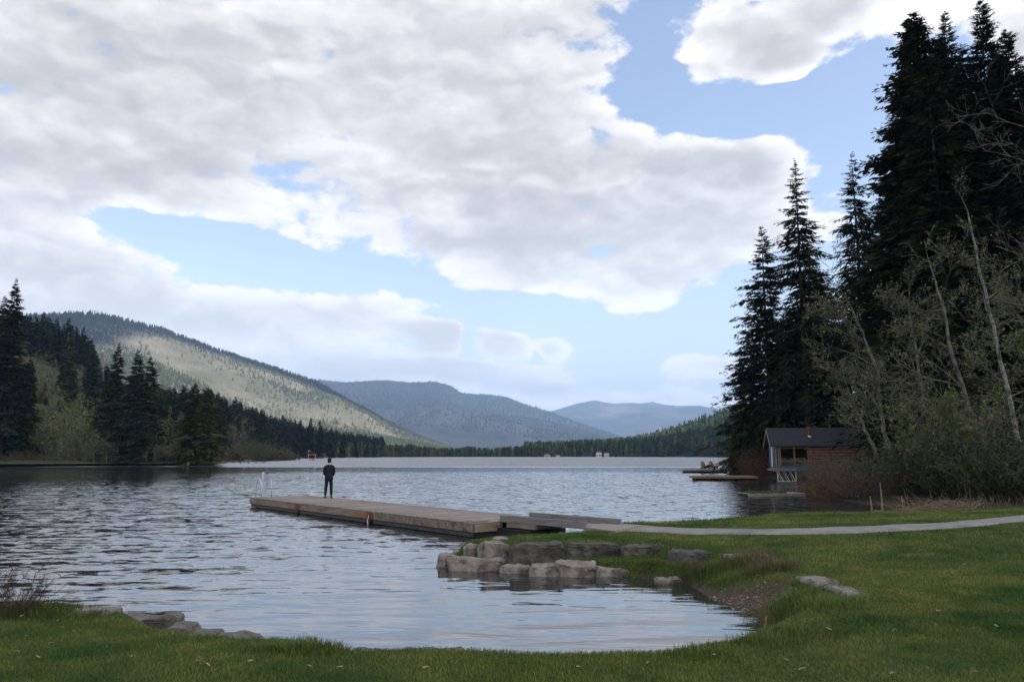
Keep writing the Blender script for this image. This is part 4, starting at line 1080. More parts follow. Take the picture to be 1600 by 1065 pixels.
# ------------------------------------------------------------------ left shore
GL = 'conifers on the left shore'
LT = [
    (26, 434, 182, 7.6, .02, dict(droop=.3, dens=1.0, pw=.8, clump=.5), 'fir', .8, 'tallest dark fir at the edge of the left shore'),
    (8, 462, 188, 7.6, .02, dict(droop=.3, dens=.9, pw=.75), 'fir', .75, 'second dark fir close behind the tallest one'),
    (-30, 480, 180, 8.0, .02, dict(droop=.3, dens=.9, pw=.7), 'fir', .75, 'dark fir mostly outside the frame on the left shore'),
    (48, 560, 184, 5.0, .02, dict(droop=.3, dens=1.1, pw=.8), 'fir', .9, 'shorter fir in front of the tallest dark fir'),
    (186, 535, 196, 6.2, .08, dict(droop=.3, dens=1.0, pw=.8, sparse=.1), 'fir', 1.1, 'fir with a narrow spire at the left of the middle trio'),
    (217, 546, 188, 6.6, .04, dict(droop=.3, dens=1.1, pw=.75, clump=.5), 'fir', 1.15, 'broad bushy fir in the centre of the middle trio'),
    (236, 556, 186, 6.0, .06, dict(droop=.3, dens=1.1, pw=.75, clump=.5), 'fir', 1.1, 'fir on the lake side of the middle trio'),
    (306, 598, 184, 5.2, .12, dict(droop=.3, dens=1.2, pw=.7, clump=.7), 'mossy_fir', .62, 'mossy fir with a rounded ragged top on the point'),
    (326, 606, 180, 4.8, .06, dict(droop=.3, dens=1.2, pw=.65, clump=.7, sparse=.15), 'mossy_fir', .75, 'mossy fir hanging over the water on the point'),
    (343, 628, 260, 4.4, .06, dict(droop=.3, dens=1.1, pw=.8), 'fir', 1.0, 'small dark fir just behind the point'),
    (116, 583, 300, 4.6, .04, dict(droop=.3, dens=1.0, pw=.9), 'fir', .95, 'solitary dark fir below the power line clearing'),
    (92, 625, 240, 5.0, .04, dict(droop=.3, dens=1.0, pw=.8), 'fir', 1.25, 'green fir behind the pale bare thicket'),
    (70, 596, 250, 5.0, .04, dict(droop=.3, dens=1.0, pw=.8), 'fir', 1.0, 'dark fir beside the tallest fir and above the thicket'),
    (138, 610, 250, 5.0, .04, dict(droop=.3, dens=1.0, pw=.8), 'fir', 1.1, 'fir between the thicket and the middle trio'),
    (160, 620, 215, 4.8, .04, dict(droop=.3, dens=1.0, pw=.8), 'fir', 1.2, 'low fir at the foot of the narrow spired fir'),
    (412, 640, 420, 5.6, .02, dict(droop=.3, dens=.9, pw=.9), 'fir', 1.0, 'dark fir rising behind the round willows'),
]
for i, (px, py, d, Rr, z0, kw, mt_, cl, lb) in enumerate(LT):
    p = PD(px, py, d); zb = lz(p.x, p.y)
    conifer('fir_tree', p.x, p.y, p.z - zb, Rr, 200 + i, lb, GL, z0=z0, mat=mt_, colour=cl * 1.35, tw=1.35, pts=5, leafw=.34, **kw)
GC = 'dark conifers where the left shore turns'
for i, (px, py, d) in enumerate([(462, 664, 520), (470, 655, 540), (486, 652, 530), (500, 655, 545), (518, 668, 560), (536, 676, 600), (556, 684, 640), (574, 686, 660), (585, 690, 670)]):
    p = PD(px, py, d); zb = lz(p.x, p.y)
    words = ['shortest fir at the start of the dark row past the willows', 'tall fir second in the dark row past the willows', 'tallest fir in the dark row past the willows', 'tall fir right behind the man in the dark row', 'fir just right of the man above the swimming area',
             'small fir in the gap of the far row', 'small fir standing alone right of the gap', 'first of the twin firs by the far beach', 'second of the twin firs by the far beach'][i]
    conifer('fir_tree', p.x, p.y, p.z - zb, (p.z - zb) * .2, 250 + i, words, GC, z0=.03, mat='fir', colour=1.1, tw=1.8, pts=4, leafw=.5, per=5, dens=.9)
GD = 'budding broadleaf trees on the left shore'
rL = random.Random(5)
for i, (px, hpx, d, lb, lt) in enumerate([(72, 72, 186, 'pale bare birch beside the dark fir', .3), (92, 84, 188, 'yellow green tipped birch in the pale thicket', .8), (112, 80, 185, 'grey birch in the middle of the pale thicket', .55), (130, 68, 186, 'slim grey birch right of the thicket centre', .35),
                                     (146, 62, 184, 'white stemmed birch at the end of the pale thicket', .25), (166, 55, 184, 'low bare birch before the bushy fir', .2), (262, 92, 200, 'yellow green poplar between the fir trio and the point', .9), (246, 60, 184, 'grey bare tree left of the yellow poplar', .25),
                                     (283, 58, 184, 'grey bare tree right of the yellow poplar', .25), (371, 84, 330, 'pale yellow poplar behind the point', 1.0), (128, 95, 240, 'olive tree between the thicket and the power line', .8)]):
    p = PD(px, 726, d); zb = lz(p.x, p.y); H = hpx * d / FPX
    pts = [(p.x + rL.gauss(0, .2) * k, p.y, zb + H * k * .22) for k in range(4)]
    bare_tree('birch_tree' if 'birch' in lb else 'poplar_tree' if 'poplar' in lb else 'broadleaf_tree', pts, .16, 600 + i, lb, GD, 15, H * .36, mat='white_bark', kids=(6, 5, 4), depth=2, leafp=lt * .7, leafs=.34, start=.06, rmin=.04, grav=.25,
              leaftint=1.15 if lt > .5 else .9)
GW = 'willow shrubs by the left shore'
for i, (px, d, rx, h, lb) in enumerate([(362, 262, 3.6, 6.5, 'round grey willow right behind the point'), (388, 300, 6.0, 9.5, 'largest round olive willow by the long dock'), (412, 310, 5.5, 8.8, 'olive willow in the middle of the willow row'), (432, 330, 5.0, 7.5, 'smaller willow towards the dark firs'), (447, 350, 4.0, 6.0, 'last low willow before the dark firs')]):
    p = PD(px, 716, d); c = Vector((p.x, d, lz(p.x, d)))
    shrub('willow_shrub', c, rx, rx * .8, h, 640 + i, lb, 160, 9, 'twig', 'leaf', 2600, .42, GW, rmin=.035, leaftint=.55, low=.3, arch=.5)
for i, (px, d, rx, h, mt_, lm, lt, lb) in enumerate([(-12, 177, 5, 2.2, 'brown_twig', 'dark_leaf', .6, 'dark scrub at the frame edge under the firs'), (18, 177, 4.5, 2.0, 'brown_twig', 'dark_leaf', .7, 'dark green scrub at the foot of the tallest fir'), (58, 177, 4.5, 1.8, 'twig', 'dark_leaf', .8, 'grey green scrub between tallest fir and pale thicket'), (94, 177, 4.5, 1.5, 'brown_twig', 'dark_leaf', .9, 'low scrub along the waterline of the pale thicket'), (165, 178, 4.0, 1.7, 'twig', 'rust_leaf', .5, 'grey brown scrub below the fallen branches'), (40, 180, 4, 2.4, 'brown_twig', 'rust_leaf', .5, 'brown shrub under the tallest dark fir'), (75, 180, 4.5, 1.6, 'brown_twig', 'dark_leaf', 1.2, 'low green brown shrub before the pale thicket'),
                                                     (112, 179, 3.2, 1.3, 'brown_twig', 'rust_leaf', .9, 'orange grass bank left of the fallen branches'), (140, 179, 4.5, 1.6, 'brown_twig', 'rust_leaf', 1.1, 'brightest orange grass bank at the waterline'), (192, 178, 4, 2.2, 'twig', 'rust_leaf', .35, 'grey bramble under the bushy fir'),
                                                     (216, 179, 2.4, 1.5, 'brown_twig', 'rust_leaf', 1.0, 'small orange shrub beside the stranded log'), (250, 179, 3.6, 2.6, 'brown_twig', 'rust_leaf', .5, 'red brown shrub right of the stranded log'), (282, 180, 3.4, 3.0, 'twig', 'dark_leaf', .8, 'grey twig shrub at the foot of the mossy firs'), (312, 180, 3.4, 2.6, 'twig', 'dark_leaf', .8, 'grey shrub at the tip of the point'), (348, 250, 2.6, 1.6, 'brown_twig', 'rust_leaf', 1.1, 'red shrub where the long dock meets the shore')]):
    if d < 200: d = P(px, float(np.interp(px, [-150, 0, 100, 200, 300, 338], [732, 727.5, 727, 725.5, 726, 726.2])), 0).y + 1.0 + (i % 3) * .8
    p = PD(px, 725, d); c = Vector((p.x, d, max(.05, lz(p.x, d))))
    shrub('shore_shrub', c, rx, 1.4, h, 660 + i, lb, 110, 7, mt_, lm, 1100, .26, 'shrubs along the left waterline', rmin=.025, leaftint=lt, lean=.5)
m = MB()
for q in range(3): m.tube([(q * .6, 0, 0), (1.4 + q * .5, .2, 1.2 + q * .4), (2.4 + q * .8, .3, 2.6 + q * .6)], [.10, .08, .03], 6)
p = P(176, 724, .3); o = m.build('fallen_branches', M['twig']); o.location = p; tag(o, 'bleached fallen branches at the foot of the bushy fir', 'branch')
p = P(234, 726.2, .05); o = MB().tube([(-1.8, 0, .1), (-.5, .1, .35), (1.0, 0, .3), (2.2, .1, .15)], [.16, .18, .16, .1], 9).build('stranded_log', M['twig'], None, True); o.location = p; tag(o, 'stranded log on the left waterline', 'log')

# ------------------------------------------------------------------ path
PN = [(955, 829), (1000, 831.5), (1060, 834), (1130, 835.5), (1210, 836), (1300, 835), (1380, 832), (1450, 829), (1530, 822.5), (1600, 815.5), (1700, 806)]
PF = [(985, 818.5), (1030, 822.5), (1080, 825), (1140, 826.2), (1210, 826.2), (1300, 824.5), (1380, 821.5), (1450, 818), (1530, 811.5), (1600, 804.5), (1700, 796)]
pn = [hit(*q) for q in PN]; pf = [hit(*q) for q in PF]


def resample(pts, n):
    pts = [np.array(p) for p in pts]; s = np.concatenate([[0], np.cumsum([np.linalg.norm(b - a) for a, b in zip(pts, pts[1:])])])
    t = np.linspace(0, s[-1], n); A = np.array(pts)
    out = np.stack([np.interp(t, s, A[:, k]) for k in range(3)], -1)
    for _ in range(3): out[1:-1] = out[1:-1] * .5 + (out[:-2] + out[2:]) * .25
    return out


NP_ = 160
a_, b_ = resample(pn, NP_), resample(pf, NP_)
rows = []
for k in range(7):
    f = k / 6; r = a_ * (1 - f) + b_ * f
    if k in (0, 6): r[:, :2] += np.random.default_rng(k).normal(0, .018, (NP_, 2))
    r[:, 2] = land_z(r[:, 0], r[:, 1]) + (.035 if k not in (0, 6) else -.02); rows.append(r)
Vp = np.stack(rows); i_ = np.arange(7 * NP_).reshape(7, NP_)
q_ = np.stack([i_[:-1, :-1], i_[:-1, 1:], i_[1:, 1:], i_[1:, :-1]], -1).reshape(-1, 4)
tag(mesh_np('path', Vp, quads=q_, mat=M['path'], smooth=True), 'pale path curving across the lawn to the dock', None, None, 'structure')
PATHPOLY = [(p[0], p[1]) for p in a_[::6]] + [(p[0], p[1]) for p in b_[::-6]]; LANDPOLY = [tuple(P(*q).xy) for q in ((912, 823, .5), (962, 829, .5), (1004, 820, .5), (946, 816, .5))]

# ------------------------------------------------------------------ dock
A = P(740, 816, .45); B = P(392, 776.5, .45)
e1 = (B - A); DL = e1.length; e1.normalize(); DW = 2.9
rz = math.atan2(e1.y, e1.x) - math.pi / 2
dock = empty('dock', (A.x, A.y, 0), rz, 'long weathered plank dock floating out into the lake', 'dock')
rd = random.Random(3)


def planks(name, x0, x1, y0, y1, z, w, th, mat, parent, gap=.012, jit=.006, axis='y'):
    """a run of boards laid side by side along axis, their tone varying"""
    V = []; Q = []; T = []; y = y0; n = 0
    lo, hi = (y0, y1)
    while lo < hi - .01:
        e = min(lo + w, hi); zz = z + rd.uniform(-jit, jit) * .5; a = x0 + rd.uniform(-.012, .012); b = x1 + rd.uniform(-.015, .015)
        c = [(a, lo), (b, lo), (b, e - gap), (a, e - gap)]
        if axis == 'x': c = [(q, p) for p, q in c][::-1]
        base = len(V); V += [(p, q, zz - th) for p, q in c] + [(p, q, zz) for p, q in c]
        Q += [[base + i for i in f] for f in ((3, 2, 1, 0), (4, 5, 6, 7), (0, 1, 5, 4), (1, 2, 6, 5), (2, 3, 7, 6), (3, 0, 4, 7))]
        T += [rd.uniform(.78, 1.18)] * 8; lo += w
    return mesh_np(name, V, quads=Q, mat=mat, parent=parent, tint=np.array(T))


M['deck_t'] = material('weathered_planks', (0.36, 0.305, 0.255), (0.25, 0.21, 0.175), 1.6, 0.85, 0.003, 14, stretch=(1, 4, 4), tint=True)
planks('decking', -.03, DW, 0, DL, .45, .145, .04, M['deck_t'], dock)
# section joints along the near side
def along(px):
    best = min(range(400), key=lambda k: abs(proj_px(A + e1 * DL * k / 400) - px)); return DL * best / 400


def proj_px(p):
    d = Vector(p) - Vector((0, 0, CAMZ)); yy = d.y * math.cos(PITCH) + d.z * math.sin(PITCH); return CX + FPX * d.x / yy


j1, j2 = along(580), along(467)
for k, (s0, s1, mt_) in enumerate([(.0, j1 - .06, 'wood_fascia'), (j1 + .06, j2 - .06, 'wood_fascia'), (j2 + .06, DL, 'wood_fascia')]):
    MB().box((-.03, (s0 + s1) / 2, .285), (.06, s1 - s0, .235), bevel=.008).build('side_board', M['wood_fascia'] if k == 0 else M['fascia_warm'], dock)
    MB().box((.03, (s0 + s1) / 2, .085), (.05, s1 - s0 - .1, .13), bevel=.006).build('lower_board', M['wood_wet'], dock)
    MB().box((DW + .03, (s0 + s1) / 2, .285), (.06, s1 - s0, .235), bevel=.008).build('side_board', M['wood_fascia'], dock)
    MB().box((DW / 2, (s0 + s1) / 2, .02), (DW - .25, s1 - s0 - .5, .40), bevel=.03).build('float', M['float'], dock)
MB().box((DW * .18, -.035, .285), (DW * .36, .07, .235), bevel=.008).build('end_board', M['wood_fascia'], dock)
MB().box((DW * .5, .02, .10), (DW - .1, .05, .2), bevel=.008).build('end_board', M['float'], dock)
MB().box((DW * .5, DL + .035, .285), (DW, .07, .235), bevel=.008).build('end_board', M['wood_fascia'], dock)
for s in (j1, j2):
    for o_ in (-.16, .16):
        MB().box((-.066, s + o_, .30), (.012, .17, .22)).build('bracket', M['rust'], dock)
    MB().box((.02, s, .24), (.05, .13, .34)).build('joint_post', M['float'], dock)
MB().tube([(-.09, j1, .30), (-.13, j1 + .05, .12), (-.10, j1 + .02, -.1)], .018, 6).build('chain', M['steel'], dock)
MB().box((.35, .28, .472), (.62, .34, .03), .1, bevel=.006).build('plate', M['wood_deck'], dock)
# dock ladder
lad = empty('dock_ladder', dock.matrix_basis @ Vector((.25, DL - .05, .45)) if False else (A + e1 * (DL - .02)) + Vector((e1.y, -e1.x, 0)) * .5, rz, 'bright steel ladder with hooped rails at the outer end of the dock', 'ladder')
lad.location.z = .45
for s in (-.24, .24):
    pts = [(s, -.62, 0), (s, -.62, .35)]
    for k in range(9):
        f = k / 8 * math.pi; pts.append((s, -.27 - .35 * math.cos(f), .48 + .36 * math.sin(f)))
    pts += [(s, .10, .2), (s, .10, -.9)]
    MB().tube(pts, .018, 8).build('rail', M['steel'], lad, True)
for z_ in (-.02, -.30, -.58): MB().box((0, .10, z_), (.46, .07, .03)).build('rung', M['steel'], lad)

# gangway and landing
G0, G1 = P(786, 812.5, .47), P(916, 822, .50); F0, F1 = P(822, 806, .47), P(948, 816, .50)
gl = G1 - G0; gang = empty('gangway', (G0.x, G0.y, 0), math.atan2(gl.y, gl.x), 'sloping plank gangway with timber side rails between dock and shore', 'gangway')
GLn = Vector((gl.x, gl.y, 0)).length; gw = 1.15
planks('planks', 0.0, gw, -.15, GLn + .1, .49, .15, .04, M['deck_t'], gang, axis='x')
MB().box((GLn / 2, -.05, .53), (GLn + .1, .09, .2), bevel=.008).build('side_rail', M['wood_grey'], gang)
MB().box((GLn / 2 + .1, gw + .05, .55), (GLn + .3, .09, .2), bevel=.008).build('side_rail', M['wood_grey'], gang)
MB().box((.9, .5, .36), (1.2, 1.3, .14), bevel=.01).build('under_beam', M['wood_fascia'], gang)
MB().box((.4, .55, .05), (2.0, 1.5, .42), bevel=.02).build('float', M['float'], gang)
L0 = [P(912, 823, .5), P(962, 829, .5), P(1004, 820, .5), P(946, 816, .5)]
lm_ = MB(); vs = [lm_.bm.verts.new(p) for p in L0]; lo_ = [lm_.bm.verts.new(p - Vector((0, 0, .16))) for p in L0]
lm_.bm.faces.new(vs); lm_.bm.faces.new(lo_[::-1])
for k in range(4): lm_.bm.faces.new((vs[k], lo_[k], lo_[(k + 1) % 4], vs[(k + 1) % 4]))
o = lm_.build('landing_platform', M['wood_deck']); tag(o, 'low timber landing where the path meets the gangway', 'platform')

# ------------------------------------------------------------------ bank stones
def rock(name, c, size, rotz, seed, label, group, mat='rock', boxy=5.0, rough=.05, cuts=16):
    """a broken stone: hull of a jittered block, chipped edges, then weathered"""
    R = random.Random(seed); bm = bmesh.new(); J = .30 if boxy < 4.5 else .17
    for x in (-1, 1):
        for y in (-1, 1):
            for z in (-1, 1): bm.verts.new((x * (1 - R.uniform(0, J) * 1.3), y * (1 - R.uniform(0, J)), z * (1 - (R.uniform(0, J) if z > 0 else 0))))
    for _ in range(7):
        p = [R.uniform(-.75, .75) for _ in range(3)]; k = R.randrange(3); p[k] = math.copysign(R.uniform(.92, 1.06), p[k]); bm.verts.new(p)
    bmesh.ops.convex_hull(bm, input=bm.verts[:])
    bmesh.ops.delete(bm, geom=[v for v in bm.verts if not v.link_faces], context='VERTS')
    bmesh.ops.dissolve_limit(bm, angle_limit=R_(9), verts=bm.verts[:], edges=bm.edges[:])
    for v in bm.verts: v.co = Vector((v.co.x * size[0] / 2, v.co.y * size[1] / 2, v.co.z * size[2] / 2))
    mn = min(size); bmesh.ops.bevel(bm, geom=bm.edges[:], offset=mn * .07, segments=2, affect='EDGES', clamp_overlap=True)
    bmesh.ops.triangulate(bm, faces=bm.faces[:])
    for _ in range(6):
        es = [e for e in bm.edges if e.calc_length() > .055]
        if not es or len(bm.faces) > 14000: break
        bmesh.ops.subdivide_edges(bm, edges=es, cuts=1); bmesh.ops.triangulate(bm, faces=[f for f in bm.faces if len(f.verts) > 3])
    bmesh.ops.recalc_face_normals(bm, faces=bm.faces[:]); bm.normal_update()
    off = Vector((R.uniform(0, 50), R.uniform(0, 50), R.uniform(0, 50))); nr = [v.normal.copy() for v in bm.verts]
    for v, n in zip(bm.verts, nr):
        p = v.co / mn
        f = mnoise.fractal(p * 1.2 + off, 1.0, 2.1, 4) * .10 + (.35 - abs(mnoise.fractal(p * 3.0 + off, .8, 2.1, 4))) * .075 + mnoise.fractal(Vector((p.x * 2, p.y * 2, p.z * 9)) + off, .9, 2, 3) * .022
        v.co += n * f * mn
    me = bpy.data.meshes.new(name); bm.to_mesh(me); bm.free(); me.materials.append(M[mat])
    for p in me.polygons: p.use_smooth = True
    o = bpy.data.objects.new(name, me); C.objects.link(o); o.location = c; o.rotation_euler = (R.gauss(0, .04), R.gauss(0, .04), rotz)
    return tag(o, label, 'rock', group)


def rock_px(x0, x1, yt, yb, zb, depth, seed, label, group, mat='rock', rot=0.0, boxy=5.0, rough=.11, sink=.25, cuts=16, grow=1.06):
    p = P((x0 + x1) / 2, yb, zb); w = (x1 - x0) * p.y / FPX * grow; top = PD((x0 + x1) / 2, yt, p.y + depth * .35).z
    h = top - zb; hh = h + sink
    return rock('boulder', (p.x, p.y + depth / 2, top - hh / 2), (w, depth, hh * 1.04), rot, seed, label, group, mat, boxy, rough, cuts)


def slab_px(x0, x1, yt, yb, seed, label, group):
    a, b = hit((x0 + x1) / 2, yb), hit((x0 + x1) / 2, yt); c = (a + b) / 2; w = (x1 - x0) * c.y / FPX
    rock('flat_stone', (c.x, c.y, lz(c.x, c.y) - .06), (w, max(.3, b.y - a.y), .24), 0, seed, label, group, 'rock', 6, .09)


GU, GLw, GN = 'stones of the upper retaining row', 'stones of the lower waterline row', 'stones along the near bank'
rock_px(722, 754, 848, 872, .10, .7, 11, 'squat grey stone at the lake end of the upper row', GU, rot=.25, boxy=4)
rock_px(748, 798, 848, 877, .10, .8, 12, 'angular split stone second from the lake end of the upper row', GU, boxy=4)
rock_px(795, 881, 850, 881, .12, .65, 13, 'large dark lichen spotted block in the upper row', GU, 'rock_dark', boxy=5)
rock_px(882, 968, 849, 872, .18, .65, 14, 'long flat topped block with pale upper edge in the upper row', GU, 'rock_dark', boxy=5)
rock_px(968, 1050, 852, 868, .26, .6, 15, 'partly grassed block right of the pale edged block', GU, 'rock_dark', boxy=5)
rock_px(1054, 1121, 860, 881, .22, .75, 16, 'wedge faced stone with a bare tan top in the turf', GU, 'rock_dark', boxy=4.5)
rock_px(770, 794, 840, 852, .34, .5, 18, 'small pale stone at the grass corner under the dock end', GU)
rock_px(681, 713, 865, 888, -.02, .6, 21, 'pale upright stone at the very tip of the spit', GLw, boxy=4.2)
rock_px(700, 791, 872, 894, -.02, .85, 22, 'broad pale flat topped stone beside the spit tip', GLw, boxy=4.2, rot=-.05)
rock_px(706, 726, 860, 870, .05, .4, 23, 'little stone wedged behind the spit tip stones', GLw)
rock_px(782, 838, 882, 898, -.02, .6, 24, 'long low brown stone in the middle of the waterline row', GLw, boxy=3)
rock_px(822, 885, 883, 902, -.02, .7, 25, 'humped stone joined to the low brown stone at the waterline', GLw, boxy=4.2, rough=.16)
rock_px(872, 931, 879, 903, -.02, .7, 26, 'high peaked stone in the waterline row', GLw, boxy=4.2, rough=.15)
rock_px(928, 982, 887, 903, -.02, .6, 27, 'pointed pale stone set in the brown turf', GLw, boxy=4.2)
rock_px(1030, 1068, 903, 913, -.01, .5, 28, 'half buried stone at the edge of the muddy corner', GLw)
slab_px(1140, 1213, 868, 880, 17, 'flat pale slab lying in the turf at the end of the upper row', GU)
slab_px(1256, 1294, 900, 918, 31, 'flat pale stone in the lawn above the cove corner', 'flat stones in the lawn')
slab_px(1300, 1346, 917, 933, 32, 'flat grey stone in the lawn nearer the camera', 'flat stones in the lawn')
slab_px(112, 180, 951, 964, 41, 'thin dark slab at the far end of the near bank', GN)
rock_px(172, 262, 962, 985, .02, .6, 42, 'long flat grey slab along the near bank', GN, 'rock_mid', boxy=5, sink=.3)
rock_px(250, 292, 978, 1002, .04, .5, 43, 'small dark stone after the long grey slab', GN, 'rock_mid', sink=.3)
rock_px(284, 332, 989, 1010, .08, .5, 44, 'sloping grey stone left of the rounded boulder', GN, 'rock_mid', sink=.3)
rock_px(322, 396, 993, 1016, .12, .6, 45, 'rounded speckled boulder on the near bank', GN, 'rock_mid', boxy=4.2, sink=.3)
rock_px(524, 640, 1019, 1040, .08, .5, 46, 'long rough ledge stone below the grass tuft', GN, 'rock_mid', boxy=4, sink=.3)
rock_px(622, 720, 1019, 1040, .10, .5, 47, 'ledge stone right of the rough ledge', GN, 'rock_mid', boxy=4, sink=.3, rough=.13)

# ------------------------------------------------------------------ grass
def poly_mask(x, y, pts):
    return sdist(x, y, [(p.x, p.y) for p in pts]) > 0


def blades(name, x, y, h, w, tint, mat, seed, label, lean=.5):
    rg = np.random.default_rng(seed); n = len(x); z = land_z(x, y)
    a = rg.uniform(0, 6.28, n); la = rg.uniform(0, 6.28, n); ll = np.abs(rg.normal(0, lean, n)) * h
    d = np.stack([np.cos(a), np.sin(a), 0 * a], -1) * (w / 2)[:, None]; b = np.stack([x, y, z - .006], -1)
    m = b + np.stack([np.cos(la) * ll * .3, np.sin(la) * ll * .3, h * .62], -1)
    t = b + np.stack([np.cos(la) * ll, np.sin(la) * ll, h], -1)
    V = np.stack([b - d, b + d, m + d * .75, m - d * .75, t], 1).reshape(-1, 3); k = (np.arange(n) * 5)[:, None]
    o = mesh_np(name, V, tris=np.concatenate([k + np.array([[3, 2, 4]])]), quads=k + np.array([[0, 1, 2, 3]]), mat=mat, tint=np.repeat(tint, 5, 0))
    return tag(o, label, None, None, 'stuff')


rg = np.random.default_rng(17)
def scatter(x0, x1, y0, y1, n, smin=.12, vis=True):
    x = rg.uniform(x0, x1, n); y = rg.uniform(y0, y1, n)
    k = (np.abs(x) < y * .70 + .6); x, y = x[k], y[k]
    z, s, t2 = land_z(x, y, True)
    pd = np.minimum(-sdist(x, y, PATHPOLY), -sdist(x, y, LANDPOLY))
    k = (s > smin) & (pd > .05) & (z > .09) & (np.exp(-((x - MUDX) ** 2 + (y - MUDY) ** 2) / .95 ** 2) < .42)
    k &= ~((y > 29) & (x > 6))
    # worn patches
    worn = fbm(x * .9, y * .9, 4, 31); k &= rg.random(len(x)) < np.clip(1.25 - 1.6 * np.clip(worn, 0, 1), .35, 1)
    return x[k], y[k], s[k]


def tuft(x, y):
    f = fbm(x * .7, y * .7, 4, 41)[:, None]; g = fbm(x * 2.6, y * 2.6, 3, 42)[:, None]
    base = np.array([[1., 1, 1]]) + f * np.array([[.75, .40, .5]]) + g * np.array([[.75, .38, .5]])
    return np.clip(base, .35, 2) * rg.uniform(.6, 1.35, (len(x), 1))


parts = [scatter(-9.5, 8, 5.2, 12.2, 520000), scatter(2.2, 11, 9.6, 15, 190000), scatter(-2.5, 17, 15, 24, 230000), scatter(0, 24, 24, 33, 90000)]
for q, ((x, y, s), hh, ww) in enumerate(zip(parts, (.034, .036, .042, .055), (.006, .009, .013, .018))):
    edge = np.exp(-s / .22)
    h = hh * rg.uniform(.5, 1.4, len(x)) * (1 + edge * 1.1) * (1 + .5 * np.clip(fbm(x * .8, y * .8, 3, 55), 0, 1))
    blades('grass', x, y, h, ww * rg.uniform(.6, 1.3, len(x)), tuft(x, y), M['blade'], 70 + q, ['short grass on the near lawn', 'short grass on the lawn right of the cove', 'short grass on the spit and middle lawn', 'short grass on the lawn beyond the path'][q])


def clump(name, px, py, n, rad, h, mat, tint, seed, label, cat='grass tuft', group=None, lean=.45, w=.007, stretch=1.0):
    c = hit(px, py); r = np.random.default_rng(seed); a = r.uniform(0, 6.28, n); q = rad * r.random(n) ** .6
    x = np.cos(a) * q * stretch; y = np.sin(a) * q; z = land_z(x + c.x, y + c.y) - c.z - .01
    la = a + r.normal(0, .6, n); hh = h * r.uniform(.45, 1.15, n); ll = hh * np.abs(r.normal(lean * .5, lean * .5, n)) * (.4 + q / rad)
    d = np.stack([-np.sin(la), np.cos(la), 0 * a], -1) * (w / 2); b = np.stack([x, y, z], -1)
    m = b + np.stack([np.cos(la) * ll * .3, np.sin(la) * ll * .3, hh * .62], -1); t = b + np.stack([np.cos(la) * ll, np.sin(la) * ll, hh * .92], -1)
    V = np.stack([b - d, b + d, m + d * .8, m - d * .8, t], 1).reshape(-1, 3); k = (np.arange(n) * 5)[:, None]
    o = mesh_np(name, V, tris=k + np.array([[3, 2, 4]]), quads=k + np.array([[0, 1, 2, 3]]), mat=mat, tint=np.repeat(tint * r.uniform(.6, 1.4, n), 5))
    o.location = c; return tag(o, label, cat, group)


GT_ = 'grass tufts along the cove edge'
CL = [(1168, 880, 900, .45, .30, 'dry_blade', .9, 'rusty brown grass tuft at the cove corner'), (1130, 892, 700, .45, .24, 'blade', .9, 'green tuft left of the rusty tuft'),
      (1205, 890, 700, .4, .22, 'dry_blade', .8, 'dry tuft leading up to the lawn stones'), (1150, 905, 500, .3, .16, 'blade', 1.0, 'low green tuft on the mud'),
      (1050, 893, 700, .4, .13, 'blade', .8, 'shaggy tuft hanging over the half buried stone'), (1085, 897, 600, .4, .22, 'dry_blade', .6, 'brown tuft between the shaggy and green tufts'),
      (1000, 886, 700, .32, .11, 'blade', .85, 'tuft right of the pointed pale stone'), (955, 884, 500, .3, .11, 'blade', .8, 'tuft above the pointed pale stone'),
      (905, 878, 500, .25, .09, 'blade', .9, 'tuft between the upper and lower stone rows'), (850, 884, 350, .25, .08, 'dry_blade', .6, 'brown tuft under the lichen spotted block'),
      (1020, 882, 500, .2, .10, 'dry_blade', .55, 'brown turf fringe below the grassed block'), (1240, 935, 900, .55, .14, 'blade', 1.0, 'lush tuft below the lawn stones'), (1290, 945, 700, .45, .16, 'blade', 1.15, 'bright green tuft beside the nearer lawn stone'),
      (1228, 962, 700, .35, .14, 'blade', .8, 'tuft on the steep side of the cove corner'), (1245, 992, 700, .4, .12, 'blade', .8, 'low tuft on the near curve of the cove'), (485, 1016, 1500, .30, .13, 'blade', .95, 'thick dark tuft on the near bank between boulder and ledge'),
      (1195, 1006, 500, .3, .14, 'blade', .9, 'tuft on the bank beneath the orange twig'), (1110, 1022, 500, .35, .10, 'blade', 1.0, 'sparse tuft on the near bank edge'), (60, 958, 1200, .4, .16, 'blade', .7, 'dark weedy tuft under the bare bush'),
      (110, 962, 600, .35, .12, 'blade', .8, 'tuft right of the bare bush'), (425, 1014, 500, .25, .09, 'blade', .9, 'low tuft right of the rounded boulder')]
for i, (px, py, n, rad, h, mt_, tn, lb) in enumerate(CL): clump('grass_tuft', px, py, n, rad, h, M[mt_], tn, 800 + i, lb, 'grass tuft', GT_, stretch=1.4)

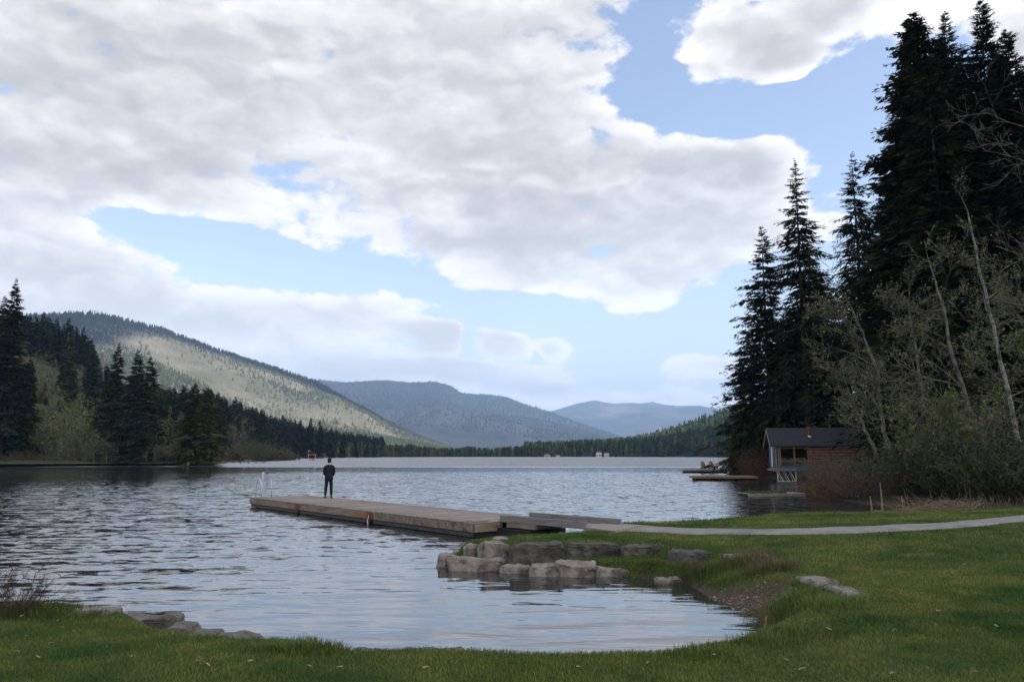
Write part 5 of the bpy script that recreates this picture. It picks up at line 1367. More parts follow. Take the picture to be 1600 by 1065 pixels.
# pebbles and debris on the muddy corner
rg = np.random.default_rng(23); n = 520; x = MUDX + rg.normal(0, .55, n); y = MUDY + rg.normal(0, .5, n); z, sd_, _ = land_z(x, y, True); k = (sd_ > -.05) & (z < .32); x, y, z = x[k], y[k], z[k]; n = len(x)
oc = np.array([[1, 0, 0], [-.9, .1, 0], [0, 1, .1], [.1, -1, 0], [0, 0, .7], [0, 0, -.5]], float); of = np.array([[0, 2, 4], [2, 1, 4], [1, 3, 4], [3, 0, 4], [2, 0, 5], [1, 2, 5], [3, 1, 5], [0, 3, 5]])
sz = rg.uniform(.006, .026, n) * np.where(rg.random(n) < .1, 2.0, 1); rot = rg.uniform(0, 6.28, n)
V = oc[None] * sz[:, None, None] * rg.uniform(.7, 1.3, (n, 6, 1)); V = np.stack([V[..., 0] * np.cos(rot)[:, None] - V[..., 1] * np.sin(rot)[:, None], V[..., 0] * np.sin(rot)[:, None] + V[..., 1] * np.cos(rot)[:, None], V[..., 2]], -1) + np.stack([x, y, z + .004], -1)[:, None]
tag(mesh_np('pebbles', V.reshape(-1, 3), tris=(of[None] + (np.arange(n) * 6)[:, None, None]).reshape(-1, 3), mat=M['rock']), 'pebbles and crumbs of soil on the muddy corner', None, None, 'stuff')

# bare bush at the near left bank
c = hit(8, 962)
shrub('bare_bush', c, .42, .4, .80, 900, 'leafless reddish twig bush on the near bank', 90, 9, 'red_twig', None, 0, .05, None, lean=.55, rmin=.0028)

# leaf litter and chips
LIT = [(40, 1000), (31, 970), (88, 976), (118, 992), (166, 1017), (62, 1034), (202, 1033), (310, 1041), (387, 1040), (488, 1050), (526, 1049), (99, 986), (81, 1012), (31, 1025), (328, 1049), (1114, 1029), (1247, 1054), (1391, 1061),
       (1440, 932), (1334, 940), (1351, 927), (1394, 991), (1418, 887), (1251, 880), (1228, 836), (1364, 901), (1504, 886), (1232, 1039), (1517, 1057), (1180, 905), (1545, 842), (1492, 850), (1010, 1044), (905, 1050), (660, 1052), (1300, 990), (1470, 960), (1560, 985)]
R = random.Random(8)
for i, (px, py) in enumerate(LIT):
    p = hit(px, py); L = R.uniform(.035, .085); m = MB()
    w = L * R.uniform(.18, .4)
    m.loft([(0, 0, 0, w * .3, .003, 1), (.004, .003, L * .3, w, .004, 1), (0, .006, L * .7, w * .8, .004, 1), (-.005, 0, L, w * .15, .002, 1)], 8)
    o = m.build('dead_leaf', M['litter'], None, True); o.location = p + Vector((0, 0, .045)); o.rotation_euler = (R.uniform(1.2, 1.55), R.uniform(-.3, .3), R.uniform(0, 6.28))
    tag(o, 'small tan dead leaf lying on the mown lawn', 'leaf', 'dead leaves scattered on the lawn')
p = P(1194, 984, 0); d0 = p.y
o = MB().tube([(-.03, 0, -.1), (0, 0, .02), (.03, 0, .09), (.03, -.01, .16), (.045, 0, .21)], [.014, .013, .015, .012, .006], 7).build('twig', M['wood_orange']); o.location = p; tag(o, 'orange curled twig standing in the water at the cove corner', 'twig')

# ------------------------------------------------------------------ cabin
p = PD(1213, 740, 72.0)
cab = empty('cabin', (p.x, 72.0, 0), R_(-11), 'small log cabin with dark shingle roof on stilts at the waterline', 'cabin')
LX, DY = 12.2, 4.4; zd, ze, zr = 1.27, 3.16, 4.74
ov = .35
# roof: two pitched slabs with thickness
th = .12
for s in (0, 1):
    m = MB(); y0, y1 = (-ov, DY / 2) if s == 0 else (DY + ov, DY / 2)
    ez = ze - .02
    pts = [(-.45, y0, ez), (LX + .4, y0, ez), (LX + .4, y1, zr), (-.45, y1, zr)]
    A4 = [m.bm.verts.new(q) for q in pts]; B4 = [m.bm.verts.new((q[0], q[1], q[2] + th)) for q in pts]
    m.bm.faces.new(A4); m.bm.faces.new(B4[::-1])
    for k in range(4): m.bm.faces.new((A4[k], A4[(k + 1) % 4], B4[(k + 1) % 4], B4[k]))
    rf = m.build('roof', M['shingle'], cab)
    if s == 0:
        ch = MB().cyl((3.15, .95, 3.75), (3.15, .95, 4.68), .12, .12, 12).cyl((3.15, .95, 4.68), (3.15, .95, 4.88), .19, .15, 12).build('chimney', M['rust'], rf)
        MB().cyl((3.15, .95, 3.8), (3.15, .95, 4.12), .22, .16, 12).build('flashing', M['white'], rf)
# barge boards and gable end
for s in (0, 1):
    MB().bar((-.47, -ov if s == 0 else DY + ov, ze - .05), (-.47, DY / 2, zr - .05), .05, .2).build('barge_board', M['wood_grey'] if s == 0 else M['wood_orange'], cab)
MB().prism([(0, 0), (1, 0), (1, 1)], 0, .01).bm.free()
m = MB(); g = [(-.02, .05, ze - .1), (-.02, DY - .05, ze - .1), (-.02, DY / 2, zr - .12)]
m.bm.faces.new([m.bm.verts.new(q) for q in g]); m2 = [m.bm.verts.new((q[0] + .08, q[1], q[2])) for q in g]; m.bm.faces.new(m2[::-1])
m.bm.verts.ensure_lookup_table()
for k in range(3): m.bm.faces.new((m.bm.verts[k], m.bm.verts[(k + 1) % 3], m.bm.verts[3 + (k + 1) % 3], m.bm.verts[3 + k]))
m.build('gable', M['wood_orange'], cab)
# log wall
m = MB(); nl = 7; lh = (ze - .12 - zd) / nl
for k in range(nl):
    m.cyl((2.85 + (k % 2) * .1, .12, zd + lh * (k + .5)), (LX - .1, .12, zd + lh * (k + .5)), lh * .54, lh * .5, 10)
m.build('log_wall', M['log'], cab)
m = MB()
for k in range(nl): m.cyl((3.0, -.12 - (k % 2) * .08, zd + lh * (k + .5)), (3.0, .5, zd + lh * (k + .5)), lh * .5, lh * .5, 10)
m.build('log_ends', M['log'], cab)
MB().box((LX / 2 + .5, DY - .1, (zd + ze) / 2 - .05), (LX - .8, .2, ze - zd - .1)).build('back_wall', M['log'], cab)
MB().box((LX - .1, DY / 2, (zd + ze) / 2 - .05), (.2, DY - .5, ze - zd - .1)).build('end_wall', M['log'], cab)
MB().box((LX / 2, DY / 2, zd - .06), (LX, DY, .1)).build('floor', M['wood_grey'], cab)
# glazed bay
wf = MB()
for x_ in (.42, 1.62, 2.78): wf.box((x_, .06, (zd + ze) / 2), (.09, .1, ze - zd - .1))
wf.box((1.6, .06, zd + .95 - .35), (2.3, .07, .06)).box((1.6, .06, ze - .14), (2.5, .09, .1))
win = wf.build('window', M['wood_orange'], cab)
MB().box((1.03, .07, (zd + ze) / 2 - .05), (1.10, .012, ze - zd - .3)).build('pane', M['glass'], win)
MB().box((2.2, .07, (zd + ze) / 2 - .05), (1.06, .012, ze - zd - .3)).build('pane', M['glass'], win)
MB().box((1.55, .0, zd + .05), (2.6, .14, .12)).build('window_sill', M['blue'], cab)
MB().box((.05, .06, (zd + ze) / 2), (.14, .12, ze - zd - .05)).build('corner_post', M['wood_grey'], cab)
MB().box((.26, .05, (zd + ze) / 2), (.12, .06, ze - zd - .1)).build('corner_post', M['wood_grey'], cab)
for k, y_ in enumerate((.55, 1.45, 2.35, 3.25, 4.05)):
    MB().box((.0, y_, (zd + ze) / 2), (.07, .78, ze - zd - .1)).build('side_panel', M['navy'] if k != 2 else M['white'], cab)
# platform on lattice struts
MB().box((1.2, .3, zd - .16), (3.5, 2.4, .14)).box((1.2, -.92, zd - .17), (3.52, .08, .2)).build('platform', M['wood_grey'], cab)
st = MB()
for x_ in (0.05, .55, 1.05): st.bar((x_, -.75, zd - .22), (x_ + .45, -.75, .12), .07, .07).bar((x_, .6, zd - .22), (x_ + .45, .6, .12), .07, .07)
st.box((.75, -.75, .10), (1.6, .09, .09)).box((1.55, -.75, .5), (.11, .11, 1.5)).box((.02, -.75, .55), (.09, .09, 1.0))
st.build('strut_frame', M['cream'], cab)
for x_ in (3.5, 6.0, 8.5, 11.5):
    for y_ in (.3, 3.9): MB().cyl((x_, y_, -.8), (x_, y_, zd - .1), .13).build('stilt', M['bark'], cab)
# sofa inside the glazed bay
q = cab.matrix_basis @ Vector((0, 0, 0))
sofa = empty('sofa', Matrix.Translation(cab.location) @ Matrix.Rotation(R_(-11), 4, 'Z') @ Vector((1.5, 1.0, zd)), R_(-11), 'cream cushioned sofa behind the cabin window', 'sofa')
MB().box((0, 0, .22), (1.9, .8, .42), bevel=.05).build('seat', M['cream'], sofa)
for x_ in (-.62, 0, .62): MB().box((x_, .3, .62), (.58, .2, .5), Matrix.Rotation(.15, 4, 'X'), bevel=.06).build('cushion', M['cream'], sofa)
for x_ in (-1, 1): MB().box((x_, 0, .33), (.16, .8, .62), bevel=.04).build('armrest', M['cream'], sofa)
o = MB().box((0, 0, .4), (.5, .05, .85), Matrix.Rotation(-.35, 4, 'Y'), bevel=.02).build('folded_chair', M['cream']); o.location = Matrix.Translation(cab.location) @ Matrix.Rotation(R_(-11), 4, 'Z') @ Vector((2.55, .55, zd)); o.rotation_euler = (0, 0, R_(-11)); tag(o, 'pale folded chair leaning inside the cabin window', 'chair')

# ------------------------------------------------------------------ floating docks on the right
def raft(px0, px1, py, depth, ztop, label, mats, moss=False, rot=0.0, plank=True):
    a, b = P(px0, py, 0), P(px1, py, 0); w = (b - a).length; c = (a + b) / 2
    o = empty('floating_dock', (c.x, c.y, 0), rot, label, 'dock', 'floating docks by the cabin')
    planks('decking', 0, depth, -w / 2, w / 2, ztop, .15, .04, mats[0], o, axis='x')
    MB().box((0, -.03, ztop - .12), (w, .06, .17), bevel=.006).build('side_board', mats[1], o)
    MB().box((0, depth + .03, ztop - .12), (w, .06, .17), bevel=.006).build('side_board', mats[1], o)
    for s in (-1, 1): MB().box((s * (w / 2 + .03), depth / 2, ztop - .12), (.06, depth, .17), bevel=.006).build('end_board', mats[1], o)
    n = 3
    for k in range(n): MB().box(((k - 1) * w / 3.1, depth / 2, .02), (w / 3.6, depth - .2, max(.2, ztop * 1.1)), bevel=.02).build('float', M['float'], o)
    return o, c, w


raft(1086, 1184, 750.5, 2.3, .42, 'floating dock with bright orange timber edge left of the cabin', (M['deck_t'], M['wood_orange']))
fd, fc, fw = raft(1069, 1140, 738.3, 2.2, .42, 'farther floating dock carrying two wooden lounge chairs', (M['deck_t'], M['wood_deck']))
gp = MB().box((0, 0, .40), (3.4, .9, .08)).build('gangplank', M['wood_deck']); gp.location = (fc.x + fw / 2 + 1.5, fc.y + .9, .03); tag(gp, 'short gangplank from the farther dock to the brown shrubs', 'gangplank')
a, b = P(1179, 776, 0), P(1246, 773.5, 0); w = (b - a).length; c = (a + b) / 2
ro = empty('raft', (c.x, c.y, 0), math.atan2((b - a).y, (b - a).x) * .3, 'old half sunk raft overgrown with moss before the cabin', 'raft')
planks('decking', 0, 1.5, -w / 2, w / 2, .16, .18, .05, M['deck_t'], ro, axis='x', jit=.03)
MB().box((0, -.04, .07), (w, .09, .16), bevel=.01).build('side_log', M['wood_grey'], ro)
for s in (-1, 1): MB().cyl((s * w * .42, 0, -.02), (s * w * .42, 1.5, -.02), .16).build('end_log', M['bark'], ro)
rgm = np.random.default_rng(4); n = 1500; mx_ = rgm.uniform(-w * .38, w * .2, n); my_ = rgm.uniform(.1, 1.35, n); hh = rgm.uniform(.04, .16, n)
bz = np.stack([mx_, my_, 0 * mx_ + .15], -1); dx = np.stack([rgm.normal(0, .03, n), rgm.normal(0, .03, n), 0 * mx_], -1)
Vm = np.stack([bz - dx, bz + dx, bz + np.stack([rgm.normal(0, .03, n), rgm.normal(0, .03, n), hh], -1)], 1).reshape(-1, 3)
mo = mesh_np('moss', Vm, tris=np.arange(3 * n).reshape(-1, 3), mat=M['leaf'], parent=ro, tint=np.repeat(rgm.uniform(.5, 1.1, n), 3)); mo['kind'] = 'stuff'


def lounge(loc, rz, label):
    o = empty('lounge_chair', loc, rz, label, 'chair', 'wooden lounge chairs on the farther dock')
    # faces +X: sloping slat seat, fanned raked back, broad arms, four legs
    m = MB()
    for k in range(5): m.box((.02 + k * .11, 0, .34 - k * .0 + (k - 2) * .03 * -1 + .06), (.095, .52, .022), Matrix.Rotation(-.22, 4, 'Y') if False else None)
    m.build('seat', M['wood_orange'], o)
    m = MB()
    for k in range(5):
        y_ = (k - 2) * .105; m.bar((-.16, y_, .30), (-.46, y_ * 1.25, 1.02 - abs(k - 2) * .05), .095, .022, 0)
    m.build('backrest', M['wood_orange'], o)
    for s in (-1, 1):
        MB().box((.12, s * .34, .60), (.72, .12, .028)).build('armrest', M['wood_orange'], o)
        MB().box((.40, s * .30, .29), (.06, .09, .58)).build('leg', M['wood_orange'], o)
        MB().bar((-.55, s * .28, .03), (.42, s * .28, .40), .03, .12).build('leg', M['wood_orange'], o)
        MB().bar((-.22, s * .30, .18), (-.30, s * .30, .60), .03, .09).build('back_leg' if False else 'leg', M['wood_orange'], o)
    return o


for px, lb in ((1101, 'wooden lounge chair standing nearer the open end of the dock'), (1114, 'wooden lounge chair nearer the shore with a pale towel')):
    p = PD(px, 730, fc.y + 1.2); lounge((p.x, fc.y + 1.2, .425), R_(38), lb).scale = (1.12,) * 3
    if px == 1114:
        t_ = MB().box((0, 0, .18), (.25, .45, .36), Matrix.Rotation(.2, 4, 'Y'), bevel=.04).build('towel', M['cream']); t_.location = (p.x + .45, fc.y + 1.0, .55); tag(t_, 'pale towel heaped over the end of the second lounge chair', 'towel')

# ------------------------------------------------------------------ left water things
a, b = P(345, 723.5, 0), P(418, 723.5, 0); c = (a + b) / 2; w = (b - a).length
o = empty('long_dock', (c.x, c.y, 0), 0, 'low grey dock running out from the left point', 'dock')
planks('decking', 0, 2.2, -w / 2, w / 2, .55, .3, .06, M['deck_t'], o, axis='x')
MB().box((0, -.04, .44), (w, .08, .2)).build('side_board', M['wood_grey'], o)
for k in range(6): MB().cyl((-w / 2 + (k + .5) * w / 6, .2, -1), (-w / 2 + (k + .5) * w / 6, .2, .5), .14).build('pile', M['bark'], o)
a, b = P(345, 720.8, 0), P(392, 720.8, 0); w = (b - a).length; c = (a + b) / 2
o = empty('long_dock', (c.x, c.y, 0), 0, 'second white topped dock behind the low grey dock', 'dock')
planks('decking', 0, 2.2, -w / 2, w / 2, .5, .3, .06, M['white'], o, axis='x'); MB().box((0, -.04, .38), (w, .08, .2)).build('side_board', M['white'], o)


def kayak(px, py, mat, rz, label, L=4.2):
    p = P(px, py, .25); m = MB()
    rings = []
    for k in range(11):
        f = k / 10; x_ = (f - .5) * L; wv = .34 * math.sin(math.pi * min(max(f, .02), .98)) ** .6; rings.append((0, .10 * (2 * f - 1) ** 2, x_, .16 * math.sin(math.pi * min(max(f, .03), .97)) ** .5, wv, 1))
    m.loft(rings, 12); hull = m.build('kayak', M[mat], None, True)
    hull.rotation_euler = (0, math.pi / 2, rz); hull.location = p; hull.location.z = max(lz(p.x, p.y), 0) + .35
    return tag(hull, label, 'kayak', 'kayaks drawn up on the left beach')


kayak(372, 717.2, 'orange', .1, 'orange kayak at the near end of the left beach'); kayak(386, 716.8, 'orange', -.1, 'orange kayak before the round willows')
kayak(452, 715.2, 'red', 0, 'red kayak under the dark firs', 5.5); kayak(466, 715, 'orange', .1, 'short orange kayak by the swimming area', 5.5)
kayak(500, 714.8, 'red', 0, 'red kayak left of the man', 7); kayak(509, 714.8, 'orange', 0, 'orange kayak touching the man in the view', 7); kayak(549, 714.6, 'orange', 0, 'faded orange kayak on the far beach right of the man', 6)
p = P(487, 720, 0)
o = empty('pontoon_boat', (p.x, p.y, 0), .2, 'small white pontoon boat with canopy and red flag', 'boat')
for s in (-1, 1): MB().cyl((-1.9, s * .8, .12), (1.9, s * .8, .12), .26, .2, 10).build('hull', M['white'], o)
MB().box((0, 0, .42), (3.4, 2.0, .1)).build('deck', M['wood_grey'], o)
MB().box((.1, 0, 2.35), (3.0, 2.1, .12), bevel=.03).build('canopy', M['white'], o)
for sx in (-1, 1):
    for sy in (-1, 1): MB().cyl((sx * 1.2, sy * .85, .45), (sx * 1.2, sy * .85, 2.3), .05).build('post', M['steel'], o)
MB().cyl((-1.3, 0, 2.3), (-1.3, 0, 4.0), .04).build('flagpole', M['steel'], o)
MB().box((-.85, 0, 3.65), (.9, .04, .6)).build('flag', M['red'], o)
MB().box((.5, 0, .75), (.9, 1.4, .55), bevel=.08).build('bench', M['orange'], o)
for px, py, mt_, hh, lb in ((411, 741, 'white', .42, 'white mooring buoy beyond the dock ladder'), (417.5, 740, 'blue', .62, 'blue mooring buoy beside the white buoy'), (382, 728, 'cream', .55, 'pinkish buoy near the left docks')):
    p = P(px, py, 0); o = MB().loft([(0, 0, -.15, .08, .08, 1), (0, 0, 0, .17, .17, 1), (0, 0, hh * .3, .18, .18, 1), (0, 0, hh * .5, .11, .11, 1), (0, 0, hh * .7, .05, .05, 1)], 14).build('buoy', M[mt_], None, True); o.location = p; tag(o, lb, 'buoy')

# ------------------------------------------------------------------ far houses, pylon, wires
def house(px, py, d, w, h, dp, wall, roof, label, zb=None):
    p = PD(px, py, d); zb = lz(p.x, d) if zb is None else zb
    o = empty('house', (p.x, d, zb), 0, label, 'house', 'houses round the lake')
    MB().box((0, dp / 2, h / 2), (w, dp, h)).build('wall', M[wall], o)
    m = MB().prism([(-w / 2 - .4, h), (w / 2 + .4, h), (0, h + w * .32)], -.4, dp + .4); m.build('roof', M[roof], o)
    for x_ in (-w * .28, w * .05, w * .32): MB().box((x_, -.03, h * .5), (w * .14, .06, h * .36)).build('window', M['navy'], o)
    return o


fy = lambda px: float(np.interp(px, [500, 560, 700, 900, 1080, 1150], [600, 690, 800, 835, 800, 660])) - 6
house(936, 708, fy(936), 5.5, 5.5, 5, 'white', 'wood_grey', 'white house on the far shore with a pale gable')
house(948, 708, fy(948), 5, 5, 5, 'white', 'shingle', 'white house beside the pale gabled house')
house(916, 709, fy(916), 8, 4, 5, 'navy', 'shingle', 'long dark house on the far shore')
house(855, 709, fy(855), 6, 3.2, 5, 'cream', 'wood_grey', 'low cream house on the far shore'); house(872, 709, fy(872), 4, 3, 4, 'white', 'shingle', 'tiny white house right of the low cream house')
def on_slope(px, t_):
    a = azel(px, 700)[0]; x, y, z = slope.pos(np.array([a]), np.array([t_])); return float(x[0]), float(y[0]), float(z[0])


x, y, z = on_slope(478, .1); house(478, 690, y, 4, 2.5, 4, 'wood_grey', 'cream', 'second pale roofed house low in the dark firs', z + 2)
p = PD(136, 580, 400); o = empty('hut', (p.x, 400, p.z - 1), .2, 'small white hut in the power line clearing', 'hut')
MB().box((0, 0, .9), (3.6, 2.4, 3.4)).build('wall', M['white'], o); MB().box((0, 0, 2.72), (4, 2.8, .2)).build('roof', M['wood_grey'], o)
p = PD(157, 592, 405); pt = PD(157, 549, 405); hh = pt.z - p.z
py_ = empty('pylon', (p.x, 405, p.z - 1), .3, 'steel lattice power pylon beside the clearing', 'pylon')
m = MB(); hh += 1
for sx in (-1, 1):
    for sy in (-1, 1): m.bar((sx * 1.4, sy * 1.4, 0), (sx * .25, sy * .25, hh), .14, .14)
for k in range(5):
    f0, f1 = k / 5, (k + 1) / 5; w0, w1 = 1.4 - 1.15 * f0, 1.4 - 1.15 * f1
    for s in (-1, 1): m.bar((-w0, s * w0, hh * f0), (w1, s * w1, hh * f1), .08, .08).bar((w0, s * w0, hh * f0), (-w1, s * w1, hh * f1), .08, .08)
m.build('lattice', M['wood_grey'], py_); MB().bar((-2.6, 0, hh * .9), (2.6, 0, hh * .9), .16, .16).build('cross_arm', M['wood_grey'], py_)
for k in range(3):
    s_ = Vector((p.x + (k - 1) * 2.4, 405, p.z - 1 + hh * .9)); e_ = PD(-60, 556 + k * 1.5, 380); pts = []
    for j in range(13):
        f = j / 12; q = s_.lerp(e_, f); q.z -= 3.2 * 4 * f * (1 - f) * .5; pts.append(q - s_)
    o = MB().tube(pts, .07, 5).build('power_line', M['wood_grey']); o.location = s_; tag(o, 'pale power line strung left from the pylon', 'power line', 'power lines on the left slope')

# ------------------------------------------------------------------ the man on the dock
pp = P(513, 777.5, .45); man = None
S = 1.84 / 1.80


def skin_mesh(name, verts, edges, rad, mat, parent=None, root=0, sub=2):
    me = bpy.data.meshes.new(name); me.from_pydata(verts, edges, []); o = bpy.data.objects.new(name, me); C.objects.link(o)
    bm = bmesh.new(); bm.from_mesh(me); lay = bm.verts.layers.skin.verify(); bm.verts.ensure_lookup_table()
    for i, v in enumerate(bm.verts):
        r = rad[i]; v[lay].radius = r if isinstance(r, tuple) else (r, r); v[lay].use_root = (i == root)
    bm.to_mesh(me); bm.free(); me.materials.append(mat)
    sk = o.modifiers.new('skin', 'SKIN'); sk.use_smooth_shade = True; sk.branch_smoothing = .6
    sb = o.modifiers.new('smooth', 'SUBSURF'); sb.levels = sub; sb.render_levels = sub
    if parent: o.parent = parent
    return o


# faces +Y (away from the camera); x to the right
bv = [(0, 0, .94), (0, 0, 1.10), (0, .01, 1.28), (0, .0, 1.42), (0, .0, 1.50), (0, .015, 1.60), (0, .02, 1.70), (0, .015, 1.78),
      (-.10, 0, .88), (-.125, .01, .50), (-.15, -.01, .10), (-.165, .12, .04), (.10, 0, .88), (.115, .01, .50), (.13, -.01, .10), (.13, .13, .04),
      (-.16, 0, 1.39), (-.218, -.03, 1.12), (-.145, .17, 1.015), (-.08, .225, 1.01), (.16, 0, 1.39), (.218, -.03, 1.12), (.145, .17, 1.015), (.08, .225, 1.01)]
be = [(0, 1), (1, 2), (2, 3), (3, 4), (4, 5), (5, 6), (6, 7), (0, 8), (8, 9), (9, 10), (10, 11), (0, 12), (12, 13), (13, 14), (14, 15), (3, 16), (16, 17), (17, 18), (18, 19), (3, 20), (20, 21), (21, 22), (22, 23)]
br = [(.13, .10), (.12, .09), (.14, .10), (.12, .09), .055, (.07, .085), (.078, .095), (.05, .06), .075, .05, .038, .03, .075, .05, .038, .03, .04, .03, .026, .026, .04, .03, .026, .026]
man = skin_mesh('person', bv, be, br, M['skin'])
man.location = pp; man.scale = (S, S, S); man.rotation_euler = (0, 0, R_(6))
tag(man, 'man in a dark suit and brown shoes standing with his back turned on the dock', 'person')
# trousers
skin_mesh('trousers', [(0, 0, .97), (0, 0, .88), (-.10, 0, .80), (-.118, .012, .48), (-.148, 0, .09), (.10, 0, .80), (.112, .012, .48), (.128, 0, .09)], [(0, 1), (1, 2), (2, 3), (3, 4), (1, 5), (5, 6), (6, 7)],
          [(.165, .125), (.165, .125), (.098, .105), (.070, .075), (.058, .066), (.098, .105), (.070, .075), (.058, .066)], M['suit'], man)
# jacket: shaped torso with sleeves bent forward
j = MB().loft([(0, 0, .80, .184, .135, .85), (0, 0, .86, .188, .138, .85), (0, 0, .98, .178, .128, .85), (0, .005, 1.10, .180, .120, .85), (0, .005, 1.24, .188, .124, .85), (0, 0, 1.36, .196, .118, .9), (0, 0, 1.43, .186, .102, .95), (0, .0, 1.475, .135, .085, 1), (0, .0, 1.50, .075, .072, 1)], 28)
for s in (-1, 1): j.tube([(s * .145, 0, 1.42), (s * .192, -.005, 1.37), (s * .212, -.02, 1.25), (s * .222, -.035, 1.10), (s * .19, .06, 1.05), (s * .14, .175, 1.015)], [.058, .066, .062, .056, .052, .046], 14)
jk = j.build('jacket', M['suit'], man, True)
MB().box((0, -.137, .86), (.006, .01, .14)).build('vent', M['float'], jk)
MB().loft([(0, .005, 1.485, .074, .074, 1), (0, .008, 1.535, .066, .070, 1)], 18).build('shirt_collar', M['shirt'], man, True)
# head shape, ears, face, hair
hb = MB()
hb.loft([(0, .03, 1.545, .045, .055, 1), (0, .03, 1.58, .066, .082, 1), (0, .022, 1.63, .076, .096, 1), (0, .018, 1.69, .080, .102, 1), (0, .015, 1.74, .074, .094, 1), (0, .013, 1.775, .048, .06, 1)], 20)
hd = hb.build('head', M['skin'], man, True)
for s in (-1, 1): MB().loft([(s * .080, .012, 1.615, .008, .012, 1), (s * .086, .008, 1.645, .012, .02, 1), (s * .084, .006, 1.675, .009, .016, 1)], 10).build('ear', M['skin'], hd, True)
MB().loft([(0, .125, 1.615, .016, .014, 1), (0, .118, 1.645, .011, .012, 1), (0, .11, 1.67, .008, .01, 1)], 10).build('nose', M['skin'], hd, True)
MB().box((0, .112, 1.592), (.045, .012, .010)).build('mouth', M['shoe'], hd)
for s in (-1, 1): MB().box((s * .032, .108, 1.672), (.026, .012, .012)).build('eye', M['hair'], hd)
hr = MB().loft([(0, -.035, 1.585, .052, .045, 1), (0, -.022, 1.62, .078, .072, 1), (0, -.008, 1.67, .088, .095, 1), (0, .002, 1.73, .088, .108, 1), (0, .006, 1.78, .072, .092, 1), (0, .01, 1.812, .034, .05, 1)], 20).build('hair', M['hair'], man, True)
for s, x_, rz_ in ((-1, -.155, .55), (1, .132, -.12)):
    sh = MB().loft([(0, 0, -.0, .046, .105, .8), (0, .01, .035, .050, .112, .8), (0, -.03, .075, .042, .07, .9), (0, -.045, .105, .038, .045, 1)], 16).build('shoe', M['shoe'], man, True)
    sh.location = (x_, .045, 0); sh.rotation_euler = (0, 0, rz_)
# hands clasped in front
for s in (-1, 1):
    hv = [(s * .10, .205, 1.012), (s * .05, .24, 1.008)]; hedge = [(0, 1)]; hrad = [.026, .030]
    for k in range(4):
        b = len(hv); yy = .262 - k * .004; zz = 1.032 - k * .017; L = (.9, 1.05, 1.0, .8)[k]
        hv += [(s * .03, yy, zz), (s * (.03 - .035 * L), yy + .006 * (k % 2), zz - .004), (s * (.02 - .055 * L), yy - .015, zz - .008)]; hedge += [(1, b), (b, b + 1), (b + 1, b + 2)]; hrad += [.0095, .009, .008]
    b = len(hv); hv += [(s * .055, .225, 1.035), (s * .025, .235, 1.055)]; hedge += [(0, b), (b, b + 1)]; hrad += [.011, .009]
    skin_mesh('hand', hv, hedge, hrad, M['skin'], man)

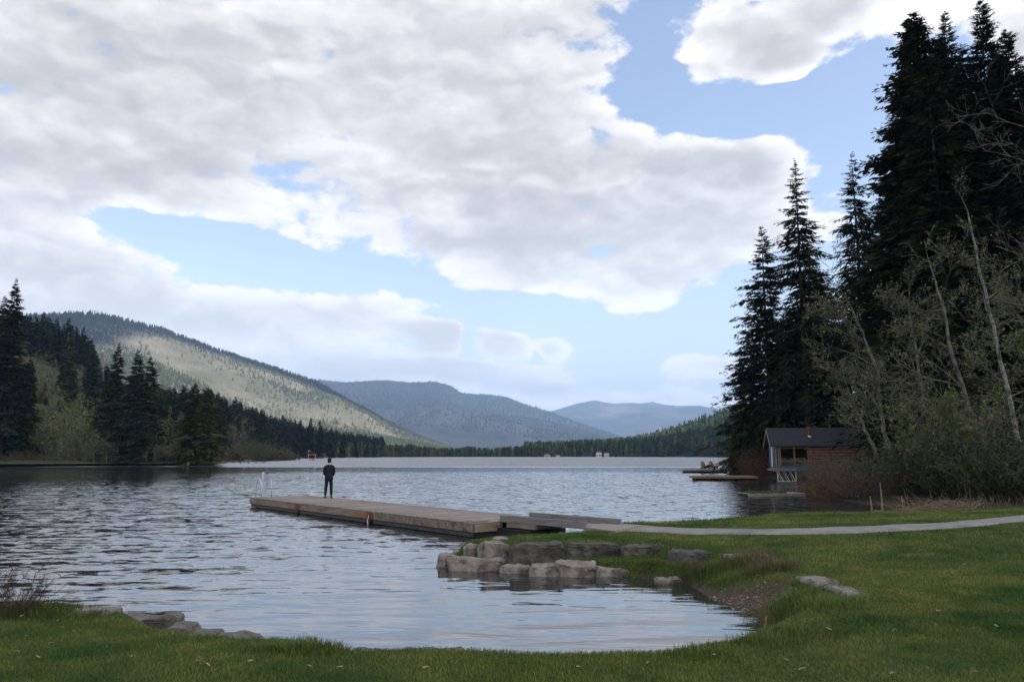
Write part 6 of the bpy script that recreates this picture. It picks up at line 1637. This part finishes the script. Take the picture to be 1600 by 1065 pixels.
# ------------------------------------------------------------------ unseen cloud slabs added to shade near lake and upper mountain, and the air
def shade_cloud(pts, seed, alt=5200.0, thick=320):
    """pts: ground positions whose sunlight the cloud cuts off"""
    R = random.Random(seed); k = lambda p: Vector((p[0] + SUNV.x / SUNV.z * (alt - p[2]), p[1] + SUNV.y / SUNV.z * (alt - p[2]), alt))
    Q = [k(p) for p in pts]; ring = []
    for i in range(len(Q)):
        a, b = Q[i], Q[(i + 1) % len(Q)]; n = max(2, int((b - a).length / 90))
        for j in range(n):
            q = a.lerp(b, j / n); w = 70.0
            ring.append(q + Vector((mnoise.fractal(q / 420, 1, 2, 4) * w, mnoise.fractal(q / 420 + Vector((9, 9, 9)), 1, 2, 4) * w, 0)))
    bm = bmesh.new(); vs = [bm.verts.new(q) for q in ring]; es = [bm.edges.new((vs[i], vs[(i + 1) % len(vs)])) for i in range(len(vs))]
    bmesh.ops.triangle_fill(bm, edges=es, use_beauty=True)
    r = bmesh.ops.extrude_face_region(bm, geom=bm.faces[:])
    for g in r['geom']:
        if isinstance(g, bmesh.types.BMVert): g.co.z += thick * (.6 + .4 * mnoise.noise(g.co / 500))
    bmesh.ops.recalc_face_normals(bm, faces=bm.faces); me = bpy.data.meshes.new('cloud'); bm.to_mesh(me); bm.free()
    me.materials.append(M['cloud']); o = bpy.data.objects.new('cloud', me); C.objects.link(o)  # added slab, out of view, outlined to cast the wanted shade
    return tag(o, 'unseen cloud slab added out of frame to cast shade', None, None, 'stuff')


m = bpy.data.materials.new('shade_cloud_white'); m.use_nodes = True; nt = m.node_tree
t_ = nt.nodes.new('ShaderNodeBsdfTranslucent'); t_.inputs[0].default_value = (.8, .8, .8, 1); nt.links.new(t_.outputs[0], nt.nodes['Material Output'].inputs[0]); M['cloud'] = m
near = [(2600, -2500, 0), (2600, 900, 0), (1000, 960, 0), (300, 900, 0), (-150, 860, 0)]
near += [(x * .93, y * .93, 20) for x, y in [xy2 for xy2 in [(-1300, 1350)]]]
near = [(2600, -2500, 0), (2600, 980, 0), (900, 940, 0), (300, 860, 0), (-80, 800, 10)]
for px in (520, 420, 300, 200, 100, 0, -200):
    a = azel(px, 690)[0]; x, y, z = slope.pos(np.array([a]), np.array([1.12])); near.append((float(x[0]) * 1.03, float(y[0]) * 1.03, float(z[0])))
near += [(-2600, 700, 0), (-2600, -2500, 0)]
shade_cloud(near, 1)
top = [tuple(float(q[0]) for q in mtL.pos(np.array([azel(px, 690)[0]]), np.array([tb]))) for px, tb in [(-250, ET[0])] + [(q[0], t) for q, t in zip(EDGE, ET)] + [(620, 1.0)]]
for px in (650, 300, -250):
    a = azel(px, 690)[0]; x, y, z = mtL.pos(np.array([a]), np.array([1.0])); top.append((float(x[0]) * 1.25, float(y[0]) * 1.25, float(z[0]) + 60))
shade_cloud(top, 2)

hz = MB().box((0, 5500, 548), (26000, 15000, 1110)).build('haze', M['white']); hz['kind'] = 'stuff'; hz['label'] = 'thin blue air between here and the far mountains'
m = bpy.data.materials.new('blue_air'); m.use_nodes = True; nt = m.node_tree; nt.nodes.remove(nt.nodes['Principled BSDF'])
v = nt.nodes.new('ShaderNodeVolumePrincipled'); v.inputs['Color'].default_value = (.42, .64, 1.0, 1); v.inputs['Density'].default_value = 1.1e-4; v.inputs['Anisotropy'].default_value = 0.0
nt.links.new(v.outputs[0], nt.nodes['Material Output'].inputs['Volume']); hz.data.materials.clear(); hz.data.materials.append(m)
